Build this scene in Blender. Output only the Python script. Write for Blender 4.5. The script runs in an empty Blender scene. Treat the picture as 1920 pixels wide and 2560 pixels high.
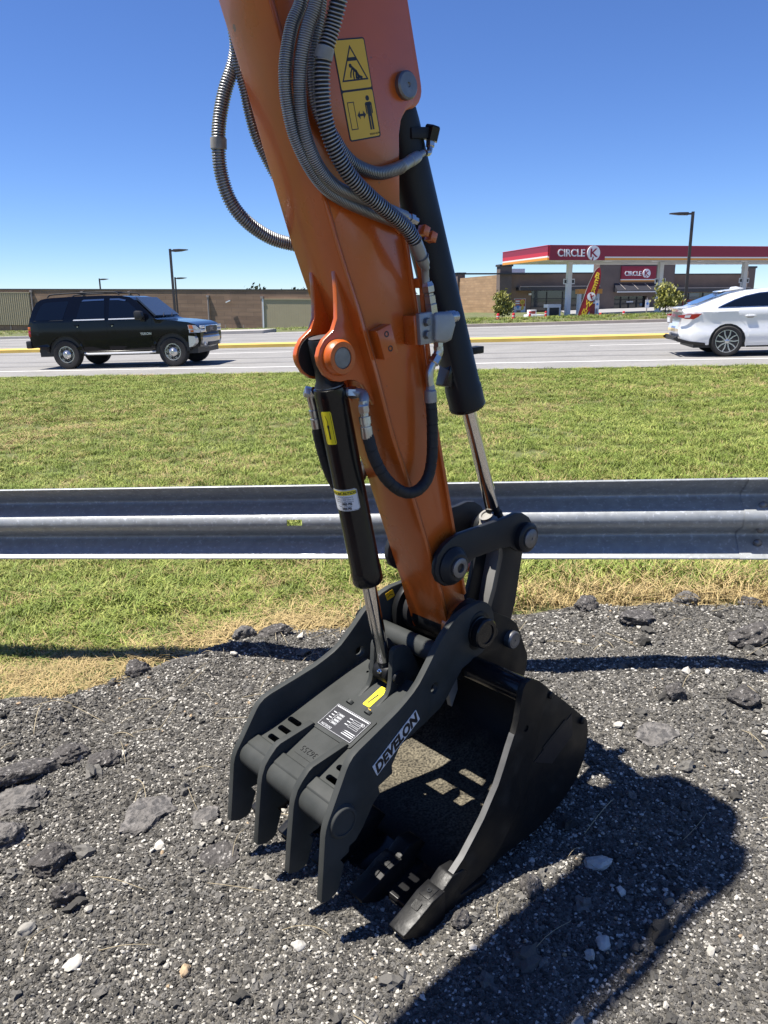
import bpy, bmesh, math, random
import numpy as np
from mathutils import Vector, Matrix, noise

sc = bpy.context.scene
COL = sc.collection
PI = math.pi
rng = random.Random(7)
nrg = np.random.default_rng(11)

# ------------------------------------------------------------------ camera
CAM_H = 1.5
PITCH = math.radians(15.3)
ROLL = math.radians(0.7)
cam_d = bpy.data.cameras.new('camera')
cam = bpy.data.objects.new('camera', cam_d)
COL.objects.link(cam)
fw = Vector((0, math.cos(PITCH), -math.sin(PITCH)))
r0 = Vector((1, 0, 0))
d0 = fw.cross(r0)
rt = r0 * math.cos(ROLL) + d0 * math.sin(ROLL)
up = -(d0 * math.cos(ROLL) - r0 * math.sin(ROLL))
cam.matrix_world = Matrix(((rt.x, up.x, -fw.x, 0), (rt.y, up.y, -fw.y, 0), (rt.z, up.z, -fw.z, CAM_H), (0, 0, 0, 1)))
cam_d.sensor_fit = 'VERTICAL'
cam_d.sensor_height = 24.0
cam_d.lens = 24.0 * 1923.0 / 2560.0
cam_d.clip_start = 0.02
cam_d.clip_end = 6000
sc.camera = cam

# ------------------------------------------------------------------ light
SUN_EL = math.radians(68.4)
SH_AZ = math.radians(8.0)            # direction shadows fall, from +X
sun_dir = Vector((math.cos(SUN_EL) * math.cos(SH_AZ), math.cos(SUN_EL) * math.sin(SH_AZ), -math.sin(SUN_EL)))
wld = bpy.data.worlds.new('World')
sc.world = wld
wld.use_nodes = True
wn = wld.node_tree
for n in list(wn.nodes):
    wn.nodes.remove(n)
o_ = wn.nodes.new('ShaderNodeOutputWorld')
bg = wn.nodes.new('ShaderNodeBackground')
sk = wn.nodes.new('ShaderNodeTexSky')
sk.sky_type = 'NISHITA'
sk.sun_disc = False
sk.sun_elevation = SUN_EL
to_sun = -sun_dir
sk.sun_rotation = math.atan2(to_sun.x, to_sun.y)
sk.air_density = 1.0
sk.dust_density = 0.0
sk.ozone_density = 10.0
sk.altitude = 2000
bg.inputs['Strength'].default_value = 0.080
hsn = wn.nodes.new('ShaderNodeHueSaturation')
hsn.inputs['Saturation'].default_value = 1.06
hsn.inputs['Hue'].default_value = 0.509
wn.links.new(sk.outputs[0], hsn.inputs['Color'])
wn.links.new(hsn.outputs[0], bg.inputs[0])
wn.links.new(bg.outputs[0], o_.inputs[0])
sun_l = bpy.data.lights.new('sun', 'SUN')
sun_l.energy = 4.9
sun_l.angle = math.radians(0.53)
sun_l.color = (1.0, 0.95, 0.87)
sun_o = bpy.data.objects.new('sun', sun_l)
COL.objects.link(sun_o)
sun_o.rotation_euler = sun_dir.to_track_quat('-Z', 'Y').to_euler()
sun_o.location = (-20, 10, 30)
sc.view_settings.view_transform = 'Standard'
sc.view_settings.look = 'None'
sc.view_settings.gamma = 1
sc.view_settings.exposure = 1.0
sc.view_settings.use_curve_mapping = False

# ------------------------------------------------------------------ materials
MATS = {}


def mat(name, col, rough=0.6, metal=0.0, var=0.0, vscale=8.0, bump=0.0, bscale=60.0, coat=0.0, trans=0.0, emit=None,
        col2=None, mix_scale=3.0, mix_lo=0.4, mix_hi=0.6, spec=0.5, rvar=0.0, objvar=0.0, bdist=0.01):
    if name in MATS:
        return MATS[name]
    m = bpy.data.materials.new(name)
    m.use_nodes = True
    nt = m.node_tree
    b = nt.nodes['Principled BSDF']
    b.inputs['Roughness'].default_value = rough
    b.inputs['Metallic'].default_value = metal
    b.inputs['Coat Weight'].default_value = coat
    b.inputs['Coat Roughness'].default_value = 0.08
    b.inputs['Specular IOR Level'].default_value = spec
    if trans:
        b.inputs['Transmission Weight'].default_value = trans
    tc = nt.nodes.new('ShaderNodeTexCoord')
    last = None

    def nz(scale, detail=5.0):
        n = nt.nodes.new('ShaderNodeTexNoise')
        n.inputs['Scale'].default_value = scale
        n.inputs['Detail'].default_value = detail
        nt.links.new(tc.outputs['Object'], n.inputs['Vector'])
        return n
    rgb = nt.nodes.new('ShaderNodeRGB')
    rgb.outputs[0].default_value = (*col, 1)
    last = rgb.outputs[0]
    if col2 is not None:
        n = nz(mix_scale)
        mr = nt.nodes.new('ShaderNodeMapRange')
        mr.inputs[1].default_value = mix_lo
        mr.inputs[2].default_value = mix_hi
        nt.links.new(n.outputs[0], mr.inputs[0])
        mx = nt.nodes.new('ShaderNodeMix')
        mx.data_type = 'RGBA'
        nt.links.new(mr.outputs[0], mx.inputs[0])
        nt.links.new(last, mx.inputs[6])
        mx.inputs[7].default_value = (*col2, 1)
        last = mx.outputs[2]
    if var:
        n = nz(vscale)
        mr = nt.nodes.new('ShaderNodeMapRange')
        mr.inputs[1].default_value = 0.25
        mr.inputs[2].default_value = 0.75
        mr.inputs[3].default_value = 1 - var
        mr.inputs[4].default_value = 1 + var
        nt.links.new(n.outputs[0], mr.inputs[0])
        hs = nt.nodes.new('ShaderNodeHueSaturation')
        nt.links.new(mr.outputs[0], hs.inputs['Value'])
        nt.links.new(last, hs.inputs['Color'])
        last = hs.outputs[0]
    if objvar:
        oi = nt.nodes.new('ShaderNodeObjectInfo')
        mr = nt.nodes.new('ShaderNodeMapRange')
        mr.inputs[3].default_value = 1 - objvar
        mr.inputs[4].default_value = 1 + objvar
        nt.links.new(oi.outputs['Random'], mr.inputs[0])
        hs = nt.nodes.new('ShaderNodeHueSaturation')
        nt.links.new(mr.outputs[0], hs.inputs['Value'])
        nt.links.new(last, hs.inputs['Color'])
        last = hs.outputs[0]
    nt.links.new(last, b.inputs['Base Color'])
    if rvar:
        n = nz(vscale * 1.7)
        mr = nt.nodes.new('ShaderNodeMapRange')
        mr.inputs[1].default_value = 0.3
        mr.inputs[2].default_value = 0.7
        mr.inputs[3].default_value = max(0.02, rough - rvar)
        mr.inputs[4].default_value = min(1, rough + rvar)
        nt.links.new(n.outputs[0], mr.inputs[0])
        nt.links.new(mr.outputs[0], b.inputs['Roughness'])
    if bump:
        n = nz(bscale, 6)
        bp = nt.nodes.new('ShaderNodeBump')
        bp.inputs['Strength'].default_value = bump
        bp.inputs['Distance'].default_value = bdist
        nt.links.new(n.outputs[0], bp.inputs['Height'])
        nt.links.new(bp.outputs[0], b.inputs['Normal'])
    if emit:
        b.inputs['Emission Color'].default_value = (*emit[0], 1)
        b.inputs['Emission Strength'].default_value = emit[1]
    MATS[name] = m
    return m


def M(n):
    return MATS[n]


mat('orange_paint', (0.52, 0.103, 0.012), rough=0.33, coat=0.35, var=0.09, vscale=5, rvar=0.10, bump=0.04, bscale=220, bdist=0.002, col2=(0.16, 0.06, 0.03), mix_scale=24, mix_lo=0.725, mix_hi=0.745)
mat('orange_weld', (0.36, 0.075, 0.012), rough=0.4, bump=0.5, bscale=90, bdist=0.003)
mat('black_paint', (0.0085, 0.009, 0.0095), rough=0.45, spec=0.22, col2=(0.030, 0.029, 0.027), mix_scale=13, mix_lo=0.56, mix_hi=0.78, var=0.15, vscale=9, rvar=0.1, bump=0.06, bscale=260, bdist=0.002)
mat('thumb_paint', (0.040, 0.043, 0.041), rough=0.55, spec=0.12, var=0.15, vscale=7, rvar=0.08, bump=0.08, bscale=240, bdist=0.002,
    col2=(0.050, 0.053, 0.051), mix_scale=11)
mat('gloss_black', (0.008, 0.008, 0.009), rough=0.22, spec=0.35, coat=0.12, var=0.2, vscale=6, rvar=0.05)
mat('grey_black', (0.017, 0.0185, 0.021), rough=0.45, spec=0.28, var=0.12, vscale=6, rvar=0.1, bump=0.05, bscale=200, bdist=0.002)
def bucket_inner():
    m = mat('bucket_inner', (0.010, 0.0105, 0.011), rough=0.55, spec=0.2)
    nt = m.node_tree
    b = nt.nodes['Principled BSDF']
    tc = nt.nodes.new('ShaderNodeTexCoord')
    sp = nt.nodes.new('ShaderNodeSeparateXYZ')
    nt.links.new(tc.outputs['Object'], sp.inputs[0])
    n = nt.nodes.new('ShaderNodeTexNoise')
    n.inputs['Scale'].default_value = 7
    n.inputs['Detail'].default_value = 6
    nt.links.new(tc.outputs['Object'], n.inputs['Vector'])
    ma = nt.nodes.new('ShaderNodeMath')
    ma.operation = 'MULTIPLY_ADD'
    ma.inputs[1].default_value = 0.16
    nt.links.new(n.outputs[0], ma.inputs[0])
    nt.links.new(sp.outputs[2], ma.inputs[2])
    mr = nt.nodes.new('ShaderNodeMapRange')          # bucket floor dust, doubling as the painted-in sunlit patch
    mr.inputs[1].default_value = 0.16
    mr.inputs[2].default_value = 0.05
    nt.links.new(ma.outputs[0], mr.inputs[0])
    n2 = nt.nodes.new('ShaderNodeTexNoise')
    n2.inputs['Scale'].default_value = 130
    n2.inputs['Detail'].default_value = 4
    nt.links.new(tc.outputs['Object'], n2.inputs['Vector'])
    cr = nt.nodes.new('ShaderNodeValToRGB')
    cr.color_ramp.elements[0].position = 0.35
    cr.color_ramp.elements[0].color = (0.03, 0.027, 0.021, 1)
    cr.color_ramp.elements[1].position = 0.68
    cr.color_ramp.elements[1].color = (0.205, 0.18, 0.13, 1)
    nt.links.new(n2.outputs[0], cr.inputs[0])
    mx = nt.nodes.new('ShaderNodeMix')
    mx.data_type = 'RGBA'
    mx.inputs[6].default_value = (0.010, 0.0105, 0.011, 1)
    mx2 = nt.nodes.new('ShaderNodeMapRange')         # front of the floor painted dark, standing in for shade
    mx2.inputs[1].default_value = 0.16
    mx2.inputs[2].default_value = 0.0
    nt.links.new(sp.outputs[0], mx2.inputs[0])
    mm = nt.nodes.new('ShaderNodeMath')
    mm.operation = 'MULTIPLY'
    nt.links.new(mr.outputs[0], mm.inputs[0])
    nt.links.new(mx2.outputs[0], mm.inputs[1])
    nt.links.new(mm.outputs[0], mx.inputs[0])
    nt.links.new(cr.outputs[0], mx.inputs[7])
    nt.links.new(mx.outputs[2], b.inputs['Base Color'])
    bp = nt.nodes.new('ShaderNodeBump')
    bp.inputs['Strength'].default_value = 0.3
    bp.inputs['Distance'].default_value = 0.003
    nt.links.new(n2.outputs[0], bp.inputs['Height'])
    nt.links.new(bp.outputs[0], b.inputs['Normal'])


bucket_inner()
mat('tooth_black', (0.008, 0.008, 0.0085), rough=0.46, spec=0.3, var=0.3, vscale=14, rvar=0.12, bump=0.25, bscale=70, bdist=0.004)
mat('worn_edge', (0.13, 0.13, 0.13), rough=0.5, metal=0.35, var=0.25, vscale=20)
mat('chrome', (0.72, 0.70, 0.68), rough=0.09, metal=1.0, rvar=0.03, vscale=12)
mat('zinc', (0.50, 0.51, 0.51), rough=0.33, metal=1.0, var=0.12, vscale=30, rvar=0.08)
mat('cast_steel', (0.33, 0.34, 0.35), rough=0.5, metal=0.7, var=0.12, vscale=25, bump=0.15, bscale=180, bdist=0.002)
mat('spring_steel', (0.40, 0.405, 0.40), rough=0.38, metal=0.9, var=0.2, vscale=20)
mat('pin_steel', (0.20, 0.20, 0.205), rough=0.45, metal=0.8, var=0.2, vscale=40, bump=0.2, bscale=150, bdist=0.002)
mat('rubber', (0.012, 0.012, 0.013), rough=0.62, var=0.2, vscale=30)
mat('grease', (0.25, 0.24, 0.21), rough=0.45, var=0.2, vscale=40)
mat('pale_grey', (0.20, 0.20, 0.195), rough=0.55, var=0.12, vscale=15)
mat('yellow_label', (0.78, 0.46, 0.015), rough=0.4, coat=0.2)
mat('bright_yellow', (0.85, 0.70, 0.02), rough=0.4, coat=0.2)
mat('label_black', (0.012, 0.012, 0.015), rough=0.45)
mat('label_white', (0.72, 0.74, 0.76), rough=0.42)
mat('plate_text', (0.55, 0.56, 0.57), rough=0.5)
mat('galvanised', (0.33, 0.345, 0.35), rough=0.48, metal=0.38, var=0.16, vscale=30, rvar=0.08, bump=0.08, bscale=90, bdist=0.002, col2=(0.46, 0.48, 0.50), mix_scale=75, mix_lo=0.58, mix_hi=0.66)
mat('crumb', (0.106, 0.101, 0.092), rough=0.9, spec=0.2, objvar=0.6, var=0.25, vscale=50, bump=0.4, bscale=120, bdist=0.004)
mat('stone_light', (0.40, 0.38, 0.335), rough=0.75, objvar=0.35, var=0.15, vscale=40, bump=0.2, bscale=90, bdist=0.003)
mat('stone_tan', (0.34, 0.25, 0.155), rough=0.8, objvar=0.3, var=0.2, vscale=40)
mat('chunk', (0.088, 0.082, 0.078), rough=0.92, spec=0.2, var=0.45, vscale=45, col2=(0.30, 0.285, 0.265), mix_scale=95, mix_lo=0.60, mix_hi=0.66, bump=1.0, bscale=70, bdist=0.02)
mat('chunk_pale', (0.165, 0.155, 0.145), rough=0.92, spec=0.2, var=0.4, vscale=35, col2=(0.075, 0.072, 0.07), mix_scale=45, mix_lo=0.48, mix_hi=0.6, bump=1.0, bscale=70, bdist=0.016)
mat('grass_green', (0.155, 0.205, 0.032), rough=0.6, objvar=0.3, spec=0.35)
mat('grass_light', (0.285, 0.315, 0.075), rough=0.6, objvar=0.3, spec=0.35)
mat('grass_dry', (0.41, 0.31, 0.145), rough=0.7, objvar=0.25, spec=0.25)
mat('straw', (0.42, 0.35, 0.22), rough=0.7, objvar=0.2)
mat('asphalt_road', (0.20, 0.194, 0.184), rough=0.85, var=0.12, vscale=0.9, col2=(0.235, 0.227, 0.214), mix_scale=14, bump=0.2, bscale=90, bdist=0.004)
mat('tyre_track', (0.19, 0.185, 0.18), rough=0.85, var=0.15, vscale=3)
mat('concrete', (0.36, 0.34, 0.315), rough=0.85, var=0.1, vscale=2, bump=0.1, bscale=40)
mat('kerb_brown', (0.34, 0.29, 0.25), rough=0.85, var=0.15, vscale=2)
mat('road_white', (0.62, 0.61, 0.58), rough=0.7, var=0.15, vscale=3)
mat('road_yellow', (0.62, 0.43, 0.10), rough=0.7, var=0.12, vscale=1.5)
mat('lot_grey', (0.26, 0.255, 0.25), rough=0.9, var=0.1, vscale=0.3)
mat('soil_green', (0.10, 0.115, 0.04), rough=0.95, var=0.25, vscale=1.5, col2=(0.15, 0.12, 0.06), mix_scale=0.6, mix_lo=0.5, mix_hi=0.7, bump=0.5, bscale=30)
mat('car_black', (0.003, 0.004, 0.008), rough=0.10, coat=0.13, spec=0.22)
mat('bumper_silver', (0.52, 0.52, 0.51), rough=0.28, metal=0.55)
mat('car_white', (0.74, 0.74, 0.74), rough=0.16, coat=1.0)
mat('glass_dark', (0.004, 0.007, 0.016), rough=0.03, spec=0.28)
mat('bright_trim', (0.75, 0.75, 0.74), rough=0.25, metal=0.3)
mat('glass_blue', (0.030, 0.055, 0.13), rough=0.03, coat=0.6, spec=0.8)
mat('windshield', (0.03, 0.038, 0.05), rough=0.03, coat=0.2, spec=0.5)
mat('tyre', (0.018, 0.017, 0.017), rough=0.8, var=0.2, vscale=10)
mat('alloy', (0.52, 0.52, 0.53), rough=0.25, metal=0.85)
mat('dark_trim', (0.012, 0.012, 0.013), rough=0.5)
mat('car_chrome', (0.70, 0.69, 0.68), rough=0.12, metal=1.0)
mat('lamp_clear', (0.62, 0.64, 0.66), rough=0.08, coat=0.8)
mat('lamp_amber', (0.65, 0.16, 0.02), rough=0.15, coat=0.8)
mat('lamp_red', (0.40, 0.012, 0.018), rough=0.12, coat=0.8)
mat('canopy_red', (0.26, 0.012, 0.035), rough=0.4)
mat('canopy_bright', (0.55, 0.025, 0.045), rough=0.4)
mat('canopy_white', (0.74, 0.74, 0.72), rough=0.5)
mat('canopy_orange', (0.72, 0.30, 0.04), rough=0.45)
mat('soffit', (0.66, 0.66, 0.64), rough=0.6, var=0.04, vscale=1)
mat('column_white', (0.70, 0.72, 0.75), rough=0.5)
mat('sign_white', (0.78, 0.79, 0.82), rough=0.4)
mat('brick_tan', (0.40, 0.245, 0.14), rough=0.85, var=0.12, vscale=1.2)
mat('brick_brown', (0.23, 0.155, 0.11), rough=0.85, var=0.1, vscale=1.0)
mat('brick_dark', (0.145, 0.112, 0.098), rough=0.85, var=0.1, vscale=1.2)
mat('wall_brown', (0.165, 0.112, 0.082), rough=0.9, var=0.1, vscale=0.3)
mat('coping', (0.05, 0.048, 0.047), rough=0.6)
mat('awning', (0.035, 0.035, 0.042), rough=0.5)
mat('shop_glass', (0.012, 0.018, 0.024), rough=0.05, coat=0.5, spec=0.7)
mat('frame_dark', (0.02, 0.02, 0.022), rough=0.4)
mat('panel_green', (0.37, 0.315, 0.205), rough=0.6, var=0.04, vscale=1)
mat('pole_dark', (0.035, 0.028, 0.026), rough=0.45)
mat('pole_light', (0.30, 0.26, 0.24), rough=0.6)
mat('bollard_red', (0.55, 0.02, 0.03), rough=0.45)
mat('ice_white', (0.70, 0.71, 0.73), rough=0.4)
mat('ice_blue', (0.20, 0.30, 0.42), rough=0.4)
mat('flag_red', (0.30, 0.012, 0.018), rough=0.6)
mat('flag_yellow', (0.75, 0.52, 0.03), rough=0.6)
mat('poster_red', (0.40, 0.06, 0.04), rough=0.5)
mat('poster_white', (0.70, 0.71, 0.72), rough=0.5)
mat('poster_blue', (0.10, 0.28, 0.60), rough=0.5)
mat('poster_yellow', (0.72, 0.50, 0.07), rough=0.5)
mat('bark', (0.10, 0.075, 0.055), rough=0.9, var=0.2, vscale=8)
mat('leaf_olive', (0.17, 0.175, 0.055), rough=0.55, objvar=0.1, spec=0.4)
mat('leaf_yellow', (0.26, 0.25, 0.05), rough=0.55, spec=0.4)
mat('leaf_dark', (0.035, 0.05, 0.022), rough=0.7, spec=0.3)

def masonry(name, c1, c2, mortar, bw, bh):
    m = mat(name, c1, rough=0.85)
    nt = m.node_tree
    b = nt.nodes['Principled BSDF']
    tc = nt.nodes.new('ShaderNodeTexCoord')
    mp = nt.nodes.new('ShaderNodeMapping')
    mp.inputs['Rotation'].default_value = (PI / 2, 0, 0)
    br = nt.nodes.new('ShaderNodeTexBrick')
    br.inputs['Color1'].default_value = (*c1, 1)
    br.inputs['Color2'].default_value = (*c2, 1)
    br.inputs['Mortar'].default_value = (*mortar, 1)
    br.inputs['Scale'].default_value = 1.0
    br.inputs['Brick Width'].default_value = bw
    br.inputs['Row Height'].default_value = bh
    br.inputs['Mortar Size'].default_value = bh * 0.06
    br.inputs['Bias'].default_value = 0.1
    nt.links.new(tc.outputs['Object'], mp.inputs[0])
    nt.links.new(mp.outputs[0], br.inputs['Vector'])
    n = nt.nodes.new('ShaderNodeTexNoise')
    n.inputs['Scale'].default_value = 0.35
    n.inputs['Detail'].default_value = 6
    sx = nt.nodes.new('ShaderNodeMapping')
    sx.inputs['Scale'].default_value = (1, 1, 6)
    nt.links.new(tc.outputs['Object'], sx.inputs[0])
    nt.links.new(sx.outputs[0], n.inputs['Vector'])
    mr = nt.nodes.new('ShaderNodeMapRange')
    mr.inputs[1].default_value = 0.3
    mr.inputs[2].default_value = 0.7
    mr.inputs[3].default_value = 0.82
    mr.inputs[4].default_value = 1.16
    nt.links.new(n.outputs[0], mr.inputs[0])
    hs = nt.nodes.new('ShaderNodeHueSaturation')
    nt.links.new(br.outputs[0], hs.inputs['Color'])
    nt.links.new(mr.outputs[0], hs.inputs['Value'])
    nt.links.new(hs.outputs[0], b.inputs['Base Color'])
    return m


masonry('block_tan', (0.40, 0.26, 0.145), (0.33, 0.21, 0.115), (0.27, 0.18, 0.11), 0.8, 0.26)
masonry('block_brown', (0.285, 0.19, 0.128), (0.225, 0.148, 0.102), (0.18, 0.125, 0.095), 1.6, 0.4)

# ------------------------------------------------------------------ mesh helpers


def frames(path):
    P = [Vector(p) for p in path]
    T = []
    for i in range(len(P)):
        a = P[max(0, i - 1)]
        b = P[min(len(P) - 1, i + 1)]
        T.append((b - a).normalized())
    n = T[0].orthogonal().normalized()
    N = []
    for i in range(len(P)):
        n = (n - T[i] * n.dot(T[i])).normalized()
        N.append(n.copy())
    return P, T, N, [T[i].cross(N[i]) for i in range(len(P))]


def spline(pts, n):
    pts = [Vector(p) for p in pts]
    E = [pts[0] * 2 - pts[1]] + pts + [pts[-1] * 2 - pts[-2]]
    dense = []
    for i in range(1, len(E) - 2):
        a, b, c, d = E[i - 1:i + 3]
        for k in range(16):
            t = k / 16
            dense.append(0.5 * ((2 * b) + (c - a) * t + (2 * a - 5 * b + 4 * c - d) * t * t + (3 * b - a - 3 * c + d) * t ** 3))
    dense.append(pts[-1])
    L = [0]
    for i in range(1, len(dense)):
        L.append(L[-1] + (dense[i] - dense[i - 1]).length)
    out = []
    j = 0
    for k in range(n):
        s = L[-1] * k / (n - 1)
        while j < len(L) - 2 and L[j + 1] < s:
            j += 1
        f = (s - L[j]) / max(1e-9, L[j + 1] - L[j])
        out.append(dense[j].lerp(dense[j + 1], f))
    return out, L[-1]


class MB:
    def __init__(s):
        s.v = []
        s.f = []

    def add(s, v, f):
        o = len(s.v)
        s.v += [tuple(x) for x in v]
        s.f += [tuple(i + o for i in q) for q in f]
        return s

    def box(s, x0, x1, y0, y1, z0, z1):
        return s.add([(x0, y0, z0), (x1, y0, z0), (x1, y1, z0), (x0, y1, z0), (x0, y0, z1), (x1, y0, z1), (x1, y1, z1), (x0, y1, z1)],
                     [(0, 3, 2, 1), (4, 5, 6, 7), (0, 1, 5, 4), (1, 2, 6, 5), (2, 3, 7, 6), (3, 0, 4, 7)])

    def obox(s, c, ax, ay, az, hx, hy, hz):
        c, ax, ay, az = Vector(c), Vector(ax).normalized(), Vector(ay).normalized(), Vector(az).normalized()
        V = [c + ax * hx * i + ay * hy * j + az * hz * k for k in (-1, 1) for i, j in ((-1, -1), (1, -1), (1, 1), (-1, 1))]
        return s.add(V, [(0, 3, 2, 1), (4, 5, 6, 7), (0, 1, 5, 4), (1, 2, 6, 5), (2, 3, 7, 6), (3, 0, 4, 7)])

    def prism(s, poly, y0, y1, holes=None, axis='y', yf=None):
        """polygon in xz (axis y) / xy (axis z) / yz (axis x) extruded along the axis"""
        def mk(a, b, h):
            return {'y': (a, h, b), 'z': (a, b, h), 'x': (h, a, b)}[axis]
        if not holes:
            n = len(poly)
            V = [mk(a, b, y0) for a, b in poly] + [mk(a, b, y1) for a, b in poly]
            F = [tuple(range(n)), tuple(range(2 * n - 1, n - 1, -1))]
            F += [(i, i + n, (i + 1) % n + n, (i + 1) % n) for i in range(n)]
            s.add(V, F)
        else:
            bm = bmesh.new()
            loops = [poly] + list(holes)
            ee = []
            lv = []
            for lp in loops:
                vs = [bm.verts.new((a, b, 0)) for a, b in lp]
                lv.append(vs)
                for i in range(len(vs)):
                    ee.append(bm.edges.new((vs[i], vs[(i + 1) % len(vs)])))
            bmesh.ops.triangle_fill(bm, edges=ee, use_beauty=True)
            bm.verts.index_update()
            n = len(bm.verts)
            co = [(v.co.x, v.co.y) for v in bm.verts]
            V = [mk(a, b, y0) for a, b in co] + [mk(a, b, y1) for a, b in co]
            F = []
            for f in bm.faces:
                idx = [v.index for v in f.verts]
                F.append(tuple(idx))
                F.append(tuple(i + n for i in reversed(idx)))
            for vs in lv:
                for i in range(len(vs)):
                    a, b = vs[i].index, vs[(i + 1) % len(vs)].index
                    F.append((a, a + n, b + n, b))
            bm.free()
            s.add(V, F)
        return s

    def tube(s, path, r, seg=12, cap=True, closed=False):
        P, T, N, B = frames(path)
        rr = r if hasattr(r, '__len__') else [r] * len(P)
        V = []
        for i in range(len(P)):
            for k in range(seg):
                a = 2 * PI * k / seg
                V.append(P[i] + (N[i] * math.cos(a) + B[i] * math.sin(a)) * rr[i])
        F = []
        for i in range(len(P) - 1):
            for k in range(seg):
                F.append((i * seg + k, i * seg + (k + 1) % seg, (i + 1) * seg + (k + 1) % seg, (i + 1) * seg + k))
        if cap:
            F.append(tuple(range(seg - 1, -1, -1)))
            F.append(tuple(range((len(P) - 1) * seg, len(P) * seg)))
        return s.add(V, F)

    def lathe(s, p0, axis, prof, seg=24, ref=None):
        """profile [(h, r)] along axis from p0"""
        p0, a = Vector(p0), Vector(axis).normalized()
        n = a.orthogonal().normalized() if ref is None else (Vector(ref) - a * Vector(ref).dot(a)).normalized()
        b = a.cross(n)
        V, F = [], []
        m = len(prof)
        for h, r in prof:
            for k in range(seg):
                t = 2 * PI * k / seg
                V.append(p0 + a * h + (n * math.cos(t) + b * math.sin(t)) * max(r, 1e-5))
        for i in range(m - 1):
            for k in range(seg):
                F.append((i * seg + k, i * seg + (k + 1) % seg, (i + 1) * seg + (k + 1) % seg, (i + 1) * seg + k))
        F.append(tuple(range(seg - 1, -1, -1)))
        F.append(tuple(range((m - 1) * seg, m * seg)))
        return s.add(V, F)

    def cyl(s, p0, p1, r, seg=20, ch=0.0):
        p0, p1 = Vector(p0), Vector(p1)
        L = (p1 - p0).length
        if ch:
            return s.lathe(p0, p1 - p0, [(0, r - ch), (ch, r), (L - ch, r), (L, r - ch)], seg)
        return s.lathe(p0, p1 - p0, [(0, r), (L, r)], seg)

    def build(s, name, m, parent=None, bevel=0.0, ang=35, fn=None, seg=2, kind=None, label=None, cuts=None):
        me = bpy.data.meshes.new(name)
        me.from_pydata(s.v, [], s.f)
        bm = bmesh.new()
        bm.from_mesh(me)
        bmesh.ops.recalc_face_normals(bm, faces=bm.faces[:])
        if cuts:
            bmesh.ops.triangulate(bm, faces=[f for f in bm.faces if len(f.verts) > 4])
            for co, no in cuts:
                bmesh.ops.bisect_plane(bm, geom=bm.verts[:] + bm.edges[:] + bm.faces[:], plane_co=co, plane_no=no, dist=1e-5)
        if bevel:
            ed = [e for e in bm.edges if len(e.link_faces) == 2 and e.calc_face_angle(0) > 0.5]
            bmesh.ops.bevel(bm, geom=ed, offset=bevel, segments=seg, profile=0.5, affect='EDGES', clamp_overlap=True)
        if fn:
            for v in bm.verts:
                v.co = fn(v.co)
        bm.to_mesh(me)
        bm.free()
        for p in me.polygons:
            p.use_smooth = True
        me.set_sharp_from_angle(angle=math.radians(ang))
        o = bpy.data.objects.new(name, me)
        COL.objects.link(o)
        if m:
            me.materials.append(M(m) if isinstance(m, str) else m)
        if parent:
            o.parent = parent
        if kind:
            o['kind'] = kind
        if label:
            o['label'] = label
        return o


def empty(name, loc, rz=0.0, label=None, cat=None, group=None):
    o = bpy.data.objects.new(name, None)
    COL.objects.link(o)
    o.location = loc
    o.rotation_euler = (0, 0, rz)
    o.empty_display_size = 0.2
    if label:
        tag(o, label, cat, group)
    return o


def tag(o, label, cat, group=None):
    o['label'] = label
    o['category'] = cat
    if group:
        o['group'] = group
    return o


def copy_tree(o, parent=None):
    c = o.copy()
    COL.objects.link(c)
    if parent:
        c.parent = parent
    for ch in list(o.children):
        copy_tree(ch, c)
    return c


def text_verts(s, size, extrude=0.0, bold=0.0, align='CENTER', spacing=1.0):
    cu = bpy.data.curves.new('lettering', 'FONT')
    cu.body = s
    cu.size = size
    cu.extrude = extrude
    cu.offset = bold
    cu.align_x = align
    cu.align_y = 'CENTER'
    cu.space_character = spacing
    cu.resolution_u = 3
    ob = bpy.data.objects.new('lettering_curve', cu)
    COL.objects.link(ob)
    bpy.context.view_layer.update()
    dg = bpy.context.evaluated_depsgraph_get()
    me = ob.evaluated_get(dg).to_mesh()
    V = [v.co.copy() for v in me.vertices]
    F = [tuple(p.vertices) for p in me.polygons]
    ob.evaluated_get(dg).to_mesh_clear()
    bpy.data.objects.remove(ob)
    bpy.data.curves.remove(cu)
    return V, F


def place(V, o, xd, yd, sx=1.0, shear=0.0):
    o, xd, yd = Vector(o), Vector(xd).normalized(), Vector(yd).normalized()
    nd = xd.cross(yd)
    return [o + xd * (v.x * sx + shear * v.y) + yd * v.y + nd * v.z for v in V]


def text(name, s, size, o, xd, yd, m, parent, extrude=0.001, bold=0.0, sx=1.0, spacing=1.0, fn=None, shear=0.0):
    V, F = text_verts(s, size, extrude, bold, 'CENTER', spacing)
    mb = MB().add(place(V, o, xd, yd, sx, shear), F)
    return mb.build(name, m, parent, fn=fn, ang=30)


def circle(cx, cy, r, n=20, a0=0.0, a1=2 * PI, end=False):
    k = n if not end else n - 1
    return [(cx + r * math.cos(a0 + (a1 - a0) * i / k), cy + r * math.sin(a0 + (a1 - a0) * i / k)) for i in range(n)]


def rrect(x0, y0, x1, y1, r, n=5):
    return (circle(x1 - r, y1 - r, r, n, 0, PI / 2, True) + circle(x0 + r, y1 - r, r, n, PI / 2, PI, True)
            + circle(x0 + r, y0 + r, r, n, PI, 1.5 * PI, True) + circle(x1 - r, y0 + r, r, n, 1.5 * PI, 2 * PI, True))


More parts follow.
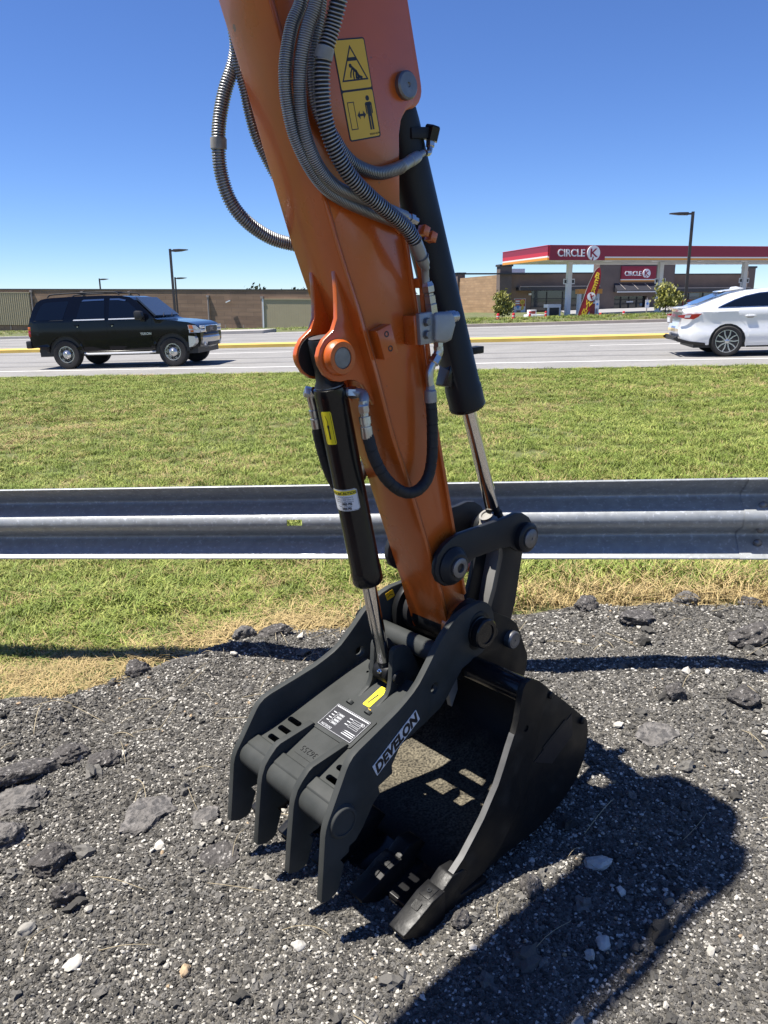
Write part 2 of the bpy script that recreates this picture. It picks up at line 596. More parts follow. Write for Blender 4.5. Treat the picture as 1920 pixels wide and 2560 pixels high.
def flat(polys, o, xd, yd, off, th=0.0006):
    """thin printed shapes: 2D polygons raised off..off+th above the plane (o, xd, yd)"""
    o, xd, yd = Vector(o), Vector(xd).normalized(), Vector(yd).normalized()
    nd = xd.cross(yd)
    mb = MB()
    for p in polys:
        n = len(p)
        V = [o + xd * a + yd * b + nd * off for a, b in p] + [o + xd * a + yd * b + nd * (off + th) for a, b in p]
        mb.add(V, [tuple(range(n)), tuple(range(2 * n - 1, n - 1, -1))] + [(i, i + n, (i + 1) % n + n, (i + 1) % n) for i in range(n)])
    return mb


def stroke(pts, w):
    """2D polyline -> quads"""
    out = []
    for (a, b), (c, d) in zip(pts[:-1], pts[1:]):
        L = math.hypot(c - a, d - b) or 1e-6
        nx, ny = -(d - b) / L * w / 2, (c - a) / L * w / 2
        ex, ey = (c - a) / L * w * 0.3, (d - b) / L * w * 0.3
        out.append([(a + nx - ex, b + ny - ey), (a - nx - ex, b - ny - ey), (c - nx + ex, d - ny + ey), (c + nx + ex, d + ny + ey)])
    return out


def frame_poly(x0, y0, x1, y1, w):
    return [[(x0, y0), (x1, y0), (x1, y0 + w), (x0, y0 + w)], [(x0, y1 - w), (x1, y1 - w), (x1, y1), (x0, y1)],
            [(x0, y0 + w), (x0 + w, y0 + w), (x0 + w, y1 - w), (x0, y1 - w)], [(x1 - w, y0 + w), (x1, y0 + w), (x1, y1 - w), (x1 - w, y1 - w)]]


def smooth(t):
    t = min(1, max(0, t))
    return t * t * (3 - 2 * t)
# ------------------------------------------------------------------ terrain
BETA = math.radians(10.6)
RU = Vector((math.cos(BETA), -math.sin(BETA), 0))
RN = Vector((math.sin(BETA), math.cos(BETA), 0))
ROAD_RZ = -BETA


def road_xy(s, t):
    p = RU * s + RN * t
    return p.x, p.y


def z_road(x, y):
    return 0.067 + 0.02 * max(-70, min(70, x))


BX = [-6, -1.9, -1.566, -1.322, -1.226, -1.103, -0.796, -0.607, -0.18, 0.25, 0.648, 0.957, 1.304, 1.753, 2.6, 6]
BY = [2.6, 2.78, 2.819, 2.839, 2.919, 3.022, 3.178, 3.303, 3.378, 3.44, 3.45, 3.441, 3.415, 3.363, 3.3, 3.2]


def y_edge(x):
    return float(np.interp(x, BX, BY))


def z_lawn(x, y):
    t = x * RN.x + y * RN.y
    zn = 0.0 + 0.045 * max(-3.5, min(3.5, x))
    k = smooth((t - 3.5) / 12.0)
    w = 0.05 * noise.noise(Vector((x * 0.35, y * 0.35, 2.1))) * smooth((y - 3.2) / 2) * smooth((16.4 - t) / 3)
    return zn * (1 - k) + (z_road(x, y) - 0.02) * k + w + 0.012 * noise.noise(Vector((x * 2, y * 2, 5)))


def z_gravel(x, y):
    h = -0.076 + 0.07 * smooth((y - 1.8) / 1.3) + 0.09 * smooth((x - 0.25) / 1.2) * smooth((y - 1.75) / 0.9) - 0.05 * smooth((-0.5 - x) / 0.8) * smooth((y - 2.2) / 0.6)
    h += 0.020 * noise.noise(Vector((x * 2.6, y * 2.6, 0.3))) + 0.012 * noise.noise(Vector((x * 7, y * 7, 1.3)))
    d = y - y_edge(x)
    h += 0.03 * math.exp(-((d + 0.12) / 0.14) ** 2) * (1 + 0.9 * noise.noise(Vector((x * 5, 0, 7))))
    return h - 0.45 * smooth((d - 0.02) / 0.5)


def grid(name, xs, ys, zf, m, kind='structure'):
    nx, ny = len(xs), len(ys)
    V = [(x, y, zf(x, y)) for y in ys for x in xs]
    F = [(j * nx + i, j * nx + i + 1, (j + 1) * nx + i + 1, (j + 1) * nx + i) for j in range(ny - 1) for i in range(nx - 1)]
    o = MB().add(V, F).build(name, m, ang=180, kind=kind)
    return o


def ground_material():
    m = mat('gravel_base', (0.046, 0.043, 0.041), rough=0.92)
    nt = m.node_tree
    b = nt.nodes['Principled BSDF']
    tc = nt.nodes.new('ShaderNodeTexCoord')
    v = nt.nodes.new('ShaderNodeTexVoronoi')
    v.inputs['Scale'].default_value = 150
    nt.links.new(tc.outputs['Object'], v.inputs['Vector'])
    sep = nt.nodes.new('ShaderNodeSeparateColor')
    nt.links.new(v.outputs['Color'], sep.inputs[0])
    cr = nt.nodes.new('ShaderNodeValToRGB')
    e = cr.color_ramp.elements
    e[0].position = 0.0
    e[0].color = (0.065, 0.060, 0.053, 1)
    e[1].position = 0.80
    e[1].color = (0.145, 0.135, 0.115, 1)
    a = cr.color_ramp.elements.new(0.9)
    a.color = (0.13, 0.12, 0.105, 1)
    a = cr.color_ramp.elements.new(0.95)
    a.color = (0.42, 0.40, 0.36, 1)
    nt.links.new(sep.outputs[0], cr.inputs[0])
    nt.links.new(cr.outputs[0], b.inputs['Base Color'])
    bp = nt.nodes.new('ShaderNodeBump')
    bp.inputs['Strength'].default_value = 0.9
    bp.inputs['Distance'].default_value = 0.008
    bp.invert = True
    nt.links.new(v.outputs['Distance'], bp.inputs['Height'])
    nt.links.new(bp.outputs[0], b.inputs['Normal'])
    return m


ground_material()


def axis_steps(knots):
    out = []
    for (a, b, h) in knots:
        n = max(1, int(round((b - a) / h)))
        out += [a + (b - a) * i / n for i in range(n)]
    out.append(knots[-1][1])
    return out


grid('gravel_ground', axis_steps([(-7, -3.4, 0.2), (-3.4, 3.4, 0.024), (3.4, 7, 0.2)]),
     axis_steps([(-6, 0.9, 0.3), (0.9, 4.0, 0.022)]), z_gravel, 'gravel_base')


def lawn_mat():
    m = mat('lawn_soil', (0.085, 0.105, 0.03), rough=0.95, bump=0.6, bscale=28, bdist=0.03)
    nt = m.node_tree
    b = nt.nodes['Principled BSDF']
    tc = nt.nodes.new('ShaderNodeTexCoord')
    col = None
    for sc_, c, lo, hi in ((0.55, (0.17, 0.125, 0.06), 0.52, 0.66), (5.0, (0.14, 0.14, 0.05), 0.45, 0.7), (40.0, (0.05, 0.065, 0.018), 0.5, 0.7)):
        n = nt.nodes.new('ShaderNodeTexNoise')
        n.inputs['Scale'].default_value = sc_
        n.inputs['Detail'].default_value = 5
        nt.links.new(tc.outputs['Object'], n.inputs['Vector'])
        mr = nt.nodes.new('ShaderNodeMapRange')
        mr.inputs[1].default_value = lo
        mr.inputs[2].default_value = hi
        nt.links.new(n.outputs[0], mr.inputs[0])
        mx = nt.nodes.new('ShaderNodeMix')
        mx.data_type = 'RGBA'
        nt.links.new(mr.outputs[0], mx.inputs[0])
        if col is None:
            mx.inputs[6].default_value = (0.10, 0.12, 0.035, 1)
        else:
            nt.links.new(col, mx.inputs[6])
        mx.inputs[7].default_value = (*c, 1)
        col = mx.outputs[2]
    nt.links.new(col, b.inputs['Base Color'])
    return m


lawn_mat()


def z_lawn_sheet(x, y):
    return z_lawn(x, y) - 0.5 * smooth((y_edge(x) - y) / 0.35)


def lawn_sheet():
    xs = axis_steps([(-40, -12, 2), (-12, 12, 0.25), (12, 40, 2)])
    us = [i / 60 for i in range(61)]
    V, F = [], []
    for u in us:
        for x in xs:
            y0 = y_edge(x) - 0.5
            y1 = (16.5 - x * RN.x) / RN.y
            y = y0 + (y1 - y0) * u ** 1.6
            V.append((x, y, z_lawn_sheet(x, y)))
    nx = len(xs)
    for j in range(len(us) - 1):
        for i in range(nx - 1):
            F.append((j * nx + i, j * nx + i + 1, (j + 1) * nx + i + 1, (j + 1) * nx + i))
    MB().add(V, F).build('lawn', 'lawn_soil', ang=180, kind='structure')


lawn_sheet()


def strip(name, s0, s1, t0, t1, m, dz=0.0, kind='structure', n=28, h=None, parent=None, wob=0.0, seed=0):
    """a strip along the road; h gives it thickness"""
    mb = MB()
    V, F = [], []
    for i in range(n + 1):
        s = s0 + (s1 - s0) * i / n
        ww = wob * noise.noise(Vector((s * 0.35, seed, 0)))
        for t in (t0 + ww, t1 + ww):
            x, y = road_xy(s, t)
            V.append((x, y, z_road(x, y) + dz))
    F = [(2 * i, 2 * i + 2, 2 * i + 3, 2 * i + 1) for i in range(n)]
    if h:
        k = len(V)
        V += [(a, b, c - h) for a, b, c in V]
        F += [(2 * i, k + 2 * i, k + 2 * i + 2, 2 * i + 2) for i in range(n)]
        F += [(2 * i + 1, 2 * i + 3, k + 2 * i + 3, k + 2 * i + 1) for i in range(n)]
        F += [(0, 1, k + 1, k), (2 * n, k + 2 * n, k + 2 * n + 1, 2 * n + 1)]
    mb.add(V, F)
    return mb.build(name, m, parent, kind=kind, ang=30)


strip('road', -70, 70, 16.35, 41.5, 'asphalt_road', 0.0, n=40)
strip('edge_line', -70, 70, 17.85, 18.0, 'road_white', 0.005, n=60, wob=0.02)
for i, s in enumerate((-34, -23, -10.2, 1.75, 14, 26)):
    strip('lane_dash', s, s + 2.9, 23.55, 23.72, 'road_white', 0.005, n=3)
# darker rubbed-in wheel tracks and tar seams
for k, (t, w) in enumerate(((19.4, 0.35), (21.1, 0.3), (25.0, 0.32), (32.0, 0.35), (35.5, 0.35), (38.5, 0.3))):
    strip('tyre_track', -70, 70, t, t + w, 'tyre_track', 0.0045, n=120, wob=0.25, seed=k * 3.7)
strip('median_kerb', -70, 70, 26.6, 27.75, 'road_yellow', 0.11, h=0.2, n=60)
strip('median_edge_line', -70, 70, 28.5, 28.75, 'road_white', 0.005, n=60)
strip('far_edge_line', -70, 70, 40.2, 40.4, 'road_white', 0.005, n=60)
strip('kerb', -9.5, 70, 41.5, 42.0, 'kerb_brown', 0.14, h=0.3, n=40)
strip('kerb', -9.5 - 0.02, -3.5, 41.48, 42.1, 'concrete', 0.146, h=0.3, n=8)
strip('kerb', -70, -24, 41.5, 42.1, 'concrete', 0.14, h=0.3, n=20)
strip('traffic_island', -22.5, -14.0, 40.2, 42.6, 'concrete', 0.16, h=0.3, n=8)
strip('pavement', -70, -24, 43.6, 45.2, 'concrete', 0.03, h=0.2, n=20)


def far_ground():
    ss = axis_steps([(-900, -120, 130), (-120, 120, 6), (120, 900, 130)])
    ts = [41.45, 42.5, 43.5, 45, 47, 50, 56, 64, 75, 90, 130, 300, 900, 2500]
    V, F = [], []
    for t in ts:
        for s in ss:
            x, y = road_xy(s, t)
            z = z_road(x, y)
            bank = 0.25 * smooth((t - 41.8) / 2.5) * smooth((s + 12) / 4) * (1 - smooth((t - 46.5) / 2))
            left = smooth((-8 - s) / 14)
            z2 = z * 0.4 + 0.12
            k = smooth((t - 45) / 14)
            z3 = (z + 0.02) * (1 - k) + (z2 * (1 - left) + (-0.95 + 0.2 * z) * left) * k
            V.append((x, y, z3 + bank - (0.2 if t < 41.9 else 0)))
    n = len(ss)
    for j in range(len(ts) - 1):
        for i in range(n - 1):
            F.append((j * n + i, j * n + i + 1, (j + 1) * n + i + 1, (j + 1) * n + i))
    return MB().add(V, F).build('far_ground', 'soil_green', ang=180, kind='structure')


far_ground()
strip('forecourt', 3, 70, 49, 100, 'lot_grey', -0.05, n=6, kind='structure')
MB().add([(-2500, -2500, -1.6), (2500, -2500, -1.6), (2500, 3000, -1.6), (-2500, 3000, -1.6)], [(0, 1, 2, 3)]).build('ground', 'soil_green', kind='structure')


# ------------------------------------------------------------------ ground cover
def variants(prefix, makers):
    obs = []
    c = bpy.data.collections.new(prefix)
    for i, (mb, m) in enumerate(makers):
        me = bpy.data.meshes.new(prefix)
        me.from_pydata(mb.v, [], mb.f)
        me.materials.append(M(m))
        for p in me.polygons:
            p.use_smooth = False
        o = bpy.data.objects.new('%s_%02d' % (prefix, i), me)
        c.objects.link(o)
        obs.append(o)
    return c


def scatter(name, pts, scl, rot, idx, coll, m):
    me = bpy.data.meshes.new(name)
    me.from_pydata([tuple(p) for p in pts], [], [])
    n = len(pts)
    a = me.attributes.new('scl', 'FLOAT_VECTOR', 'POINT')
    a.data.foreach_set('vector', np.asarray(scl, dtype=np.float32).reshape(-1))
    a = me.attributes.new('rotv', 'FLOAT_VECTOR', 'POINT')
    a.data.foreach_set('vector', np.asarray(rot, dtype=np.float32).reshape(-1))
    a = me.attributes.new('idx', 'INT', 'POINT')
    a.data.foreach_set('value', np.asarray(idx, dtype=np.int32))
    me.materials.append(M(m))
    o = bpy.data.objects.new(name, me)
    COL.objects.link(o)
    o['kind'] = 'stuff'
    ng = bpy.data.node_groups.new(name + '_scatter', 'GeometryNodeTree')
    ng.interface.new_socket('Geometry', in_out='INPUT', socket_type='NodeSocketGeometry')
    ng.interface.new_socket('Geometry', in_out='OUTPUT', socket_type='NodeSocketGeometry')
    gi = ng.nodes.new('NodeGroupInput')
    go = ng.nodes.new('NodeGroupOutput')
    ci = ng.nodes.new('GeometryNodeCollectionInfo')
    ci.inputs['Collection'].default_value = coll
    ci.inputs['Separate Children'].default_value = True
    ci.inputs['Reset Children'].default_value = True
    ip = ng.nodes.new('GeometryNodeInstanceOnPoints')
    ip.inputs['Pick Instance'].default_value = True

    def attr(nm, ty):
        q = ng.nodes.new('GeometryNodeInputNamedAttribute')
        q.data_type = ty
        q.inputs['Name'].default_value = nm
        return q.outputs[0]
    m2p = ng.nodes.new('GeometryNodeMeshToPoints')
    ng.links.new(gi.outputs[0], m2p.inputs['Mesh'])
    ng.links.new(m2p.outputs[0], ip.inputs['Points'])
    ng.links.new(ci.outputs[0], ip.inputs['Instance'])
    ng.links.new(attr('idx', 'INT'), ip.inputs['Instance Index'])
    ng.links.new(attr('rotv', 'FLOAT_VECTOR'), ip.inputs['Rotation'])
    ng.links.new(attr('scl', 'FLOAT_VECTOR'), ip.inputs['Scale'])
    ng.links.new(ip.outputs[0], go.inputs[0])
    md = o.modifiers.new('scatter', 'NODES')
    md.node_group = ng
    return o


def stone_mb(seed, sub=1, flat=0.7, rough=0.35):
    bm = bmesh.new()
    bmesh.ops.create_icosphere(bm, subdivisions=sub, radius=0.5)
    sx, sy = 0.8 + 0.4 * random.Random(seed).random(), 0.8 + 0.4 * random.Random(seed + 99).random()
    for v in bm.verts:
        k = 1 + rough * noise.noise(v.co * 2.6 + Vector((seed * 7.1, 0, 0))) + 0.5 * rough * noise.noise(v.co * 6 + Vector((0, seed * 3.3, 0)))
        v.co = Vector((v.co.x * k * sx, v.co.y * k * sy, v.co.z * k * flat))
    mb = MB()
    mb.add([v.co[:] for v in bm.verts], [tuple(q.index for q in f.verts) for f in bm.faces])
    bm.free()
    return mb


stones = variants('stone', [(stone_mb(i, 2, 0.75, 0.95), 'crumb') for i in range(6)] +
                  [(stone_mb(20 + i, 1, 0.6, 0.45), 'stone_light') for i in range(3)] + [(stone_mb(40, 1, 0.7, 0.4), 'stone_tan')])


def in_view(x, y, pad=1.1):
    return abs(x) < 0.545 * (y + 0.35) + pad


def scatter_gravel():
    pts, scl, rot, idx = [], [], [], []

    def put(n, smin, smax, power, kinds, sink):
        cnt = 0
        while cnt < n:
            y = 0.95 + 2.75 * rng.random() ** 1.15
            x = (rng.random() * 2 - 1) * 3.2
            if not in_view(x, y):
                continue
            d = y - y_edge(x)
            if d > -0.01 + 0.05 * noise.noise(Vector((x * 6, y * 6, 3))):
                if rng.random() > 0.04 or d > 0.25:
                    continue
            if kinds[0] >= 6 and noise.noise(Vector((x * 4.5, y * 4.5, 8.8))) + 0.6 * noise.noise(Vector((x * 14, y * 14, 2.8))) < rng.uniform(-0.75, 0.45):
                continue
            s = smin + (smax - smin) * rng.random() ** power
            z = z_gravel(x, y)
            pts.append((x, y, z + s * sink))
            scl.append((s, s, s * (0.75 + 0.5 * rng.random())))
            rot.append((rng.uniform(-0.5, 0.5), rng.uniform(-0.5, 0.5), rng.random() * 6.28))
            idx.append(rng.choice(kinds))
            cnt += 1
    put(140000, 0.004, 0.0125, 1.8, (0, 1, 2, 3, 4, 5), 0.12)
    put(7000, 0.012, 0.025, 2.6, (0, 1, 2, 3, 4, 5), 0.08)
    put(260, 0.028, 0.060, 2.5, (0, 1, 2, 3, 4, 5), 0.15)
    put(25000, 0.004, 0.011, 1.5, (6, 7, 8), 0.3)
    put(1900, 0.009, 0.018, 2.2, (6, 7, 8, 6, 7, 8, 6, 7, 8, 6, 7, 8, 9), 0.28)
    put(100, 0.022, 0.040, 2.0, (6, 7, 8, 7, 6, 8, 9), 0.25)
    scatter('gravel', pts, scl, rot, idx, stones, 'crumb')


scatter_gravel()


def clump_mb(seed, n, h, spread, w, lean):
    r = random.Random(seed)
    mb = MB()
    for i in range(n):
        a = r.random() * 6.28
        d = spread * math.sqrt(r.random())
        x, y = d * math.cos(a), d * math.sin(a)
        hh = h * (0.45 + 0.75 * r.random())
        la = r.random() * 6.28
        ln = hh * lean * (0.3 + r.random())
        dx, dy = math.cos(la), math.sin(la)
        px, py = -dy * w / 2, dx * w / 2
        V = []
        for t, ww in ((0, 1.0), (0.55, 0.8), (1, 0.08)):
            ox, oy = x + dx * ln * t * t, y + dy * ln * t * t
            oz = hh * (t - 0.35 * lean * t * t)
            V += [(ox + px * ww, oy + py * ww, oz), (ox - px * ww, oy - py * ww, oz)]
        mb.add(V, [(0, 1, 3, 2), (2, 3, 5, 4)])
    return mb


grass_c = variants('blade_clump', [(clump_mb(i, 26, 0.075, 0.07, 0.0055, 0.9), 'grass_green') for i in range(3)] +
                   [(clump_mb(10 + i, 24, 0.07, 0.07, 0.005, 1.0), 'grass_light') for i in range(3)] +
                   [(clump_mb(20 + i, 22, 0.08, 0.07, 0.004, 1.2), 'grass_dry') for i in range(3)])


def scatter_grass():
    pts, scl, rot, idx = [], [], [], []
    for y0, y1, n, s0 in ((2.75, 4.6, 7200, 0.85), (4.6, 7.0, 9000, 0.9), (7.0, 11.0, 12000, 1.0), (11, 20, 17500, 1.25)):
        cnt = 0
        guard = 0
        while cnt < n and guard < 400000:
            guard += 1
            y = rng.uniform(y0, y1)
            x = rng.uniform(-1, 1) * (0.56 * y + 1.8)
            if x * RN.x + y * RN.y > 16.38 + 0.12 * noise.noise(Vector((x * 2, y, 0))):
                continue
            d = y - y_edge(x) + 0.06 * noise.noise(Vector((x * 5, y * 5, 9)))
            if d < 0.02:
                continue
            dryw = 0.40 if x > -0.9 else 0.42
            if 0.3 < x < 2.5:
                dryw = 0.38
            dry = math.exp(-(d / dryw) ** 2) * 1.05
            patch = noise.noise(Vector((x * 0.45, y * 0.45, 4.4))) + 0.5 * noise.noise(Vector((x * 1.6, y * 1.6, 1.4)))
            far_dry = 0.32 * smooth((patch - 0.05) / 0.5) + 0.30 * smooth((y - 7.5) / 3) * smooth((13.5 - y) / 3) * smooth((2 - x) / 8)
            u = rng.random()
            if u < dry:
                k = rng.choice((6, 7, 8))
            elif u < dry + (1 - dry) * (0.05 + 0.8 * far_dry):
                k = rng.choice((6, 7, 8))
            elif rng.random() < 0.45:
                k = rng.choice((3, 4, 5))
            else:
                k = rng.choice((0, 1, 2))
            s = s0 * (0.65 + 0.7 * rng.random()) * (1 + (0.5 if y < 6 else 0.22) * noise.noise(Vector((x * 1.3, y * 1.3, 6.6))))
            hz = 1.0
            if d < 0.5:
                hz = 0.75
            if x > 0.55 and d < 0.6 and rng.random() < 0.5:
                hz = 1.5
            pts.append((x, y, z_lawn(x, y) - 0.004))
            scl.append((s, s, s * hz * (0.8 if y > 7 else 1.0)))
            rot.append((0, 0, rng.random() * 6.28))
            idx.append(k)
            cnt += 1
    # rough verge on the bank across the road and by the long wall
    for n, s_lo, s_hi, t_lo, t_hi in ((1500, -9, 24, 42.2, 46.5), (500, -40, -24.5, 42.2, 43.5), (700, -24, -11, 43, 60), (500, -60, -20, 66, 76)):
        for _ in range(n):
            s, t = rng.uniform(s_lo, s_hi), rng.uniform(t_lo, t_hi)
            x, y = road_xy(s, t)
            z = z_road(x, y) + 0.25 * smooth((t - 41.8) / 2.5) * smooth((s + 12) / 4)
            if t > 47:
                k_ = smooth((t - 45) / 14)
                z = (z_road(x, y) + 0.02) * (1 - k_) + (-0.95 + 0.2 * z_road(x, y)) * k_
            q = rng.uniform(2.2, 3.6)
            pts.append((x, y, z))
            scl.append((q, q, q * rng.uniform(0.6, 1.1)))
            rot.append((0, 0, rng.random() * 6.28))
            idx.append(rng.choice((0, 1, 2, 3, 4, 0, 1, 8)))
    scatter('grass', pts, scl, rot, idx, grass_c, 'grass_green')


scatter_grass()


def straw_stems():
    mb = MB()
    r = random.Random(5)
    n = 0
    while n < 150:
        y = 1.1 + 2.4 * r.random() ** 0.6
        x = r.uniform(-1.9, 2.0)
        if y > y_edge(x) + 0.1 or not in_view(x, y):
            continue
        if x > -0.3 and y < 1.9 and r.random() < 0.6:
            continue
        L = r.uniform(0.05, 0.20)
        a = r.random() * 6.28
        c = r.uniform(-0.6, 0.6)
        pth = []
        for i in range(6):
            t = i / 5
            px, py = x + L * t * math.cos(a + c * t), y + L * t * math.sin(a + c * t)
            pth.append((px, py, z_gravel(px, py) + 0.010 + 0.012 * math.sin(PI * t)))
        mb.tube(pth, r.uniform(0.0006, 0.0013), 4)
        n += 1
    mb.build('dry_straw', 'straw', ang=180, kind='stuff')


straw_stems()

# chunks of broken asphalt and large stones lying loose on the gravel
CHUNKS = [
    # px-derived ground spot, size (x, y, z), tilt, material, name, label, category
    (-0.77, 2.11, .165, .12, .035, 'chunk_pale', 'asphalt_slab', 'wide flat pale asphalt slab left of the bucket thumb', 'asphalt slab'),
    (-0.99, 1.89, .11, .085, .055, 'chunk', 'asphalt_chunk', 'speckled dark asphalt lump with a bright scratch at far left', 'asphalt chunk'),
    (-0.88, 1.76, .075, .06, .055, 'chunk', 'asphalt_chunk', 'small near-black asphalt lump below the scratched lump at far left', 'asphalt chunk'),
    (-1.21, 2.18, .14, .11, .035, 'chunk_pale', 'asphalt_slab', 'flat speckled slab at the left edge above the brownish slab', 'asphalt slab'),
    (-1.17, 2.00, .12, .12, .05, 'chunk_pale', 'asphalt_slab', 'brownish asphalt slab cut off by the left edge of the photo', 'asphalt slab'),
    (-1.24, 2.32, .24, .09, .05, 'chunk', 'asphalt_slab', 'long ridge-shaped asphalt slab at upper left of the gravel', 'asphalt slab'),
    (-1.14, 2.44, .12, .09, .045, 'chunk', 'asphalt_chunk', 'rough brown-black chunk beside the white stone at upper left', 'asphalt chunk'),
    (-1.00, 2.39, .10, .08, .035, 'chunk', 'asphalt_chunk', 'grooved flat chunk right of the white stone at upper left', 'asphalt chunk'),
    (-0.50, 1.92, .11, .085, .014, 'chunk', 'asphalt_slab', 'thin white-flecked slab flush with gravel under the thumb tips', 'asphalt slab'),
    (-0.58, 2.09, .075, .06, .016, 'chunk_pale', 'asphalt_slab', 'small whitish flake of asphalt just left of the thumb', 'asphalt slab'),
    (-1.07, 3.02, .085, .07, .065, 'chunk', 'asphalt_chunk', 'dark asphalt chunk at the dry grass edge on the left', 'asphalt chunk'),
    (-0.66, 3.30, .11, .08, .06, 'chunk_pale', 'asphalt_chunk', 'grey rounded chunk half in dry grass left of the arm', 'asphalt chunk'),
    (-0.52, 3.29, .14, .08, .05, 'chunk', 'asphalt_chunk', 'flat black chunk at the grass edge beside the thumb plate', 'asphalt chunk'),
    (1.10, 2.64, .085, .07, .06, 'chunk', 'asphalt_chunk', 'pointed dark chunk standing in the rail shadow on the right', 'asphalt chunk'),
    (1.33, 2.58, .10, .085, .065, 'chunk', 'asphalt_chunk', 'blocky grey chunk just below the rail shadow near right edge', 'asphalt chunk'),
    (1.58, 3.02, .20, .13, .07, 'chunk', 'asphalt_chunk', 'big dark asphalt block under the guardrail at right edge', 'asphalt chunk'),
    (1.43, 3.42, .11, .08, .06, 'chunk_pale', 'asphalt_chunk', 'pale grey lump in the dry grass under the right guardrail', 'asphalt chunk'),
    (1.74, 3.40, .10, .07, .05, 'chunk', 'asphalt_chunk', 'dark lump in dry grass at the far right edge', 'asphalt chunk'),
    (0.95, 3.40, .12, .09, .06, 'chunk', 'asphalt_chunk', 'dark lump at the grass edge right of the bucket linkage', 'asphalt chunk'),
    (1.14, 3.24, .16, .10, .045, 'chunk', 'asphalt_slab', 'wide low asphalt slab on the gravel below the right rail', 'asphalt slab'),
    (0.95, 2.41, .13, .09, .018, 'chunk_pale', 'asphalt_slab', 'flat cracked pale slab on gravel right of the bucket', 'asphalt slab'),
    (0.39, 1.77, .055, .05, .045, 'chunk', 'asphalt_chunk', 'rounded grey-brown lump beside the lower bucket edge', 'asphalt chunk'),
    (0.19, 1.67, .05, .04, .035, 'chunk', 'asphalt_chunk', 'small dark lump right of the near bucket tooth', 'asphalt chunk'),
    (-0.23, 1.59, .030, .026, .022, 'stone_light', 'white_stone', 'clean white stone below the front thumb tip', 'stone'),
    (-0.78, 1.54, .045, .035, .014, 'stone_light', 'white_stone', 'flat angular white stone at lower left', 'stone'),
    (-0.95, 1.65, .045, .035, .026, 'stone_light', 'cream_stone', 'cream block-shaped stone by the lower left edge', 'stone'),
    (-0.50, 1.52, .028, .022, .020, 'stone_tan', 'orange_stone', 'orange-brown stone lying alone at lower left centre', 'stone'),
    (0.54, 1.59, .04, .03, .022, 'stone_light', 'pale_stone', 'bluish white stone inside the dark arm shadow', 'stone'),
    (0.60, 1.87, .075, .045, .03, 'stone_light', 'pale_stone', 'long pale stone in a sunlit gap of the bucket shadow', 'stone'),
    (-1.10, 2.42, .035, .028, .025, 'stone_light', 'white_stone', 'white stone between two chunks at upper left', 'stone'),
]
for i, (x, y, sx, sy, sz, m, nm, lb, cat) in enumerate(CHUNKS):
    flat_ = sz < 0.3 * sx
    bm = bmesh.new()
    bmesh.ops.create_icosphere(bm, subdivisions=4 if sx > 0.045 else 3, radius=0.5)
    rr_ = random.Random(i)
    pl = [(Vector((rr_.uniform(-1, 1), rr_.uniform(-1, 1), rr_.uniform(-0.5, 0.9))).normalized(), rr_.uniform(0.28, 0.42)) for _ in range(9)]
    for v in bm.verts:
        c = v.co.copy()
        for nrm, dd in pl:
            e = c.dot(nrm) - dd
            if e > 0:
                c -= nrm * e * 0.65
        k = 1 + 0.22 * noise.noise(c * 4 + Vector((i * 3.1, 0, 0))) + 0.16 * noise.noise(c * 9 + Vector((0, i * 2.2, 0))) + 0.10 * noise.noise(c * 21 + Vector((0, 0, i * 2.2)))
        c *= k
        if flat_:
            c.z = max(-0.3, min(0.26 + 0.03 * noise.noise(c * 9), c.z * 1.5))
        v.co = Vector((c.x * sx * 1.25, c.y * sy * 1.25, c.z * sz * 1.35))
    mb = MB()
    mb.add([v.co[:] for v in bm.verts], [tuple(q.index for q in f.verts) for f in bm.faces])
    bm.free()
    o = mb.build(nm, m, ang=50)
    o.location = (x, y, z_gravel(x, y) + sz * 0.28)
    o.rotation_euler = (rr_.uniform(-.2, .2), rr_.uniform(-.2, .2), rr_.random() * 1.2)
    tag(o, lb, cat, 'loose asphalt chunks on the gravel' if 'asphalt' in cat else 'pale stones on the gravel')

# ------------------------------------------------------------------ guardrail
GR = empty('guardrail', (0, 0, 0), 0, 'galvanised corrugated steel guardrail crossing between gravel and lawn', 'guardrail')
RA = math.atan2(2.72 - 3.19, 1.35 + 1.63)
rd = Vector((math.cos(RA), math.sin(RA), 0.040)).normalized()
rn_ = Vector((-math.sin(RA), math.cos(RA), 0))
rorg = Vector((0.0, 3.19 + (0 + 1.63) * math.tan(RA), 0.655))
def w_profile():
    half = []
    for i in range(6):                                  # rounded centre crest
        z = 0.034 * i / 5
        half.append((0.016 * (z / 0.034) ** 2.2, z))
    half += [(.028, .041), (.062, .060), (.072, .067)]
    half += [(.0775, .073), (.0785, .078), (.0775, .083), (.072, .089)]
    half += [(.062, .098), (.013, .139), (.005, .146), (.002, .1485), (.0, .151), (.0005, .1535), (.004, .1555), (.012, .156)]
    return [(d, z) for d, z in reversed(half)] + [(d, -z) for d, z in half[1:]]


WB = w_profile()
CREST = [k for k in range(len(WB) - 1) if abs(WB[k][1]) < 0.0139 and abs(WB[k + 1][1]) < 0.0139]


def rail_pt(a, d, z):
    return rorg + rd * a + rn_ * d + Vector((0, 0, z))


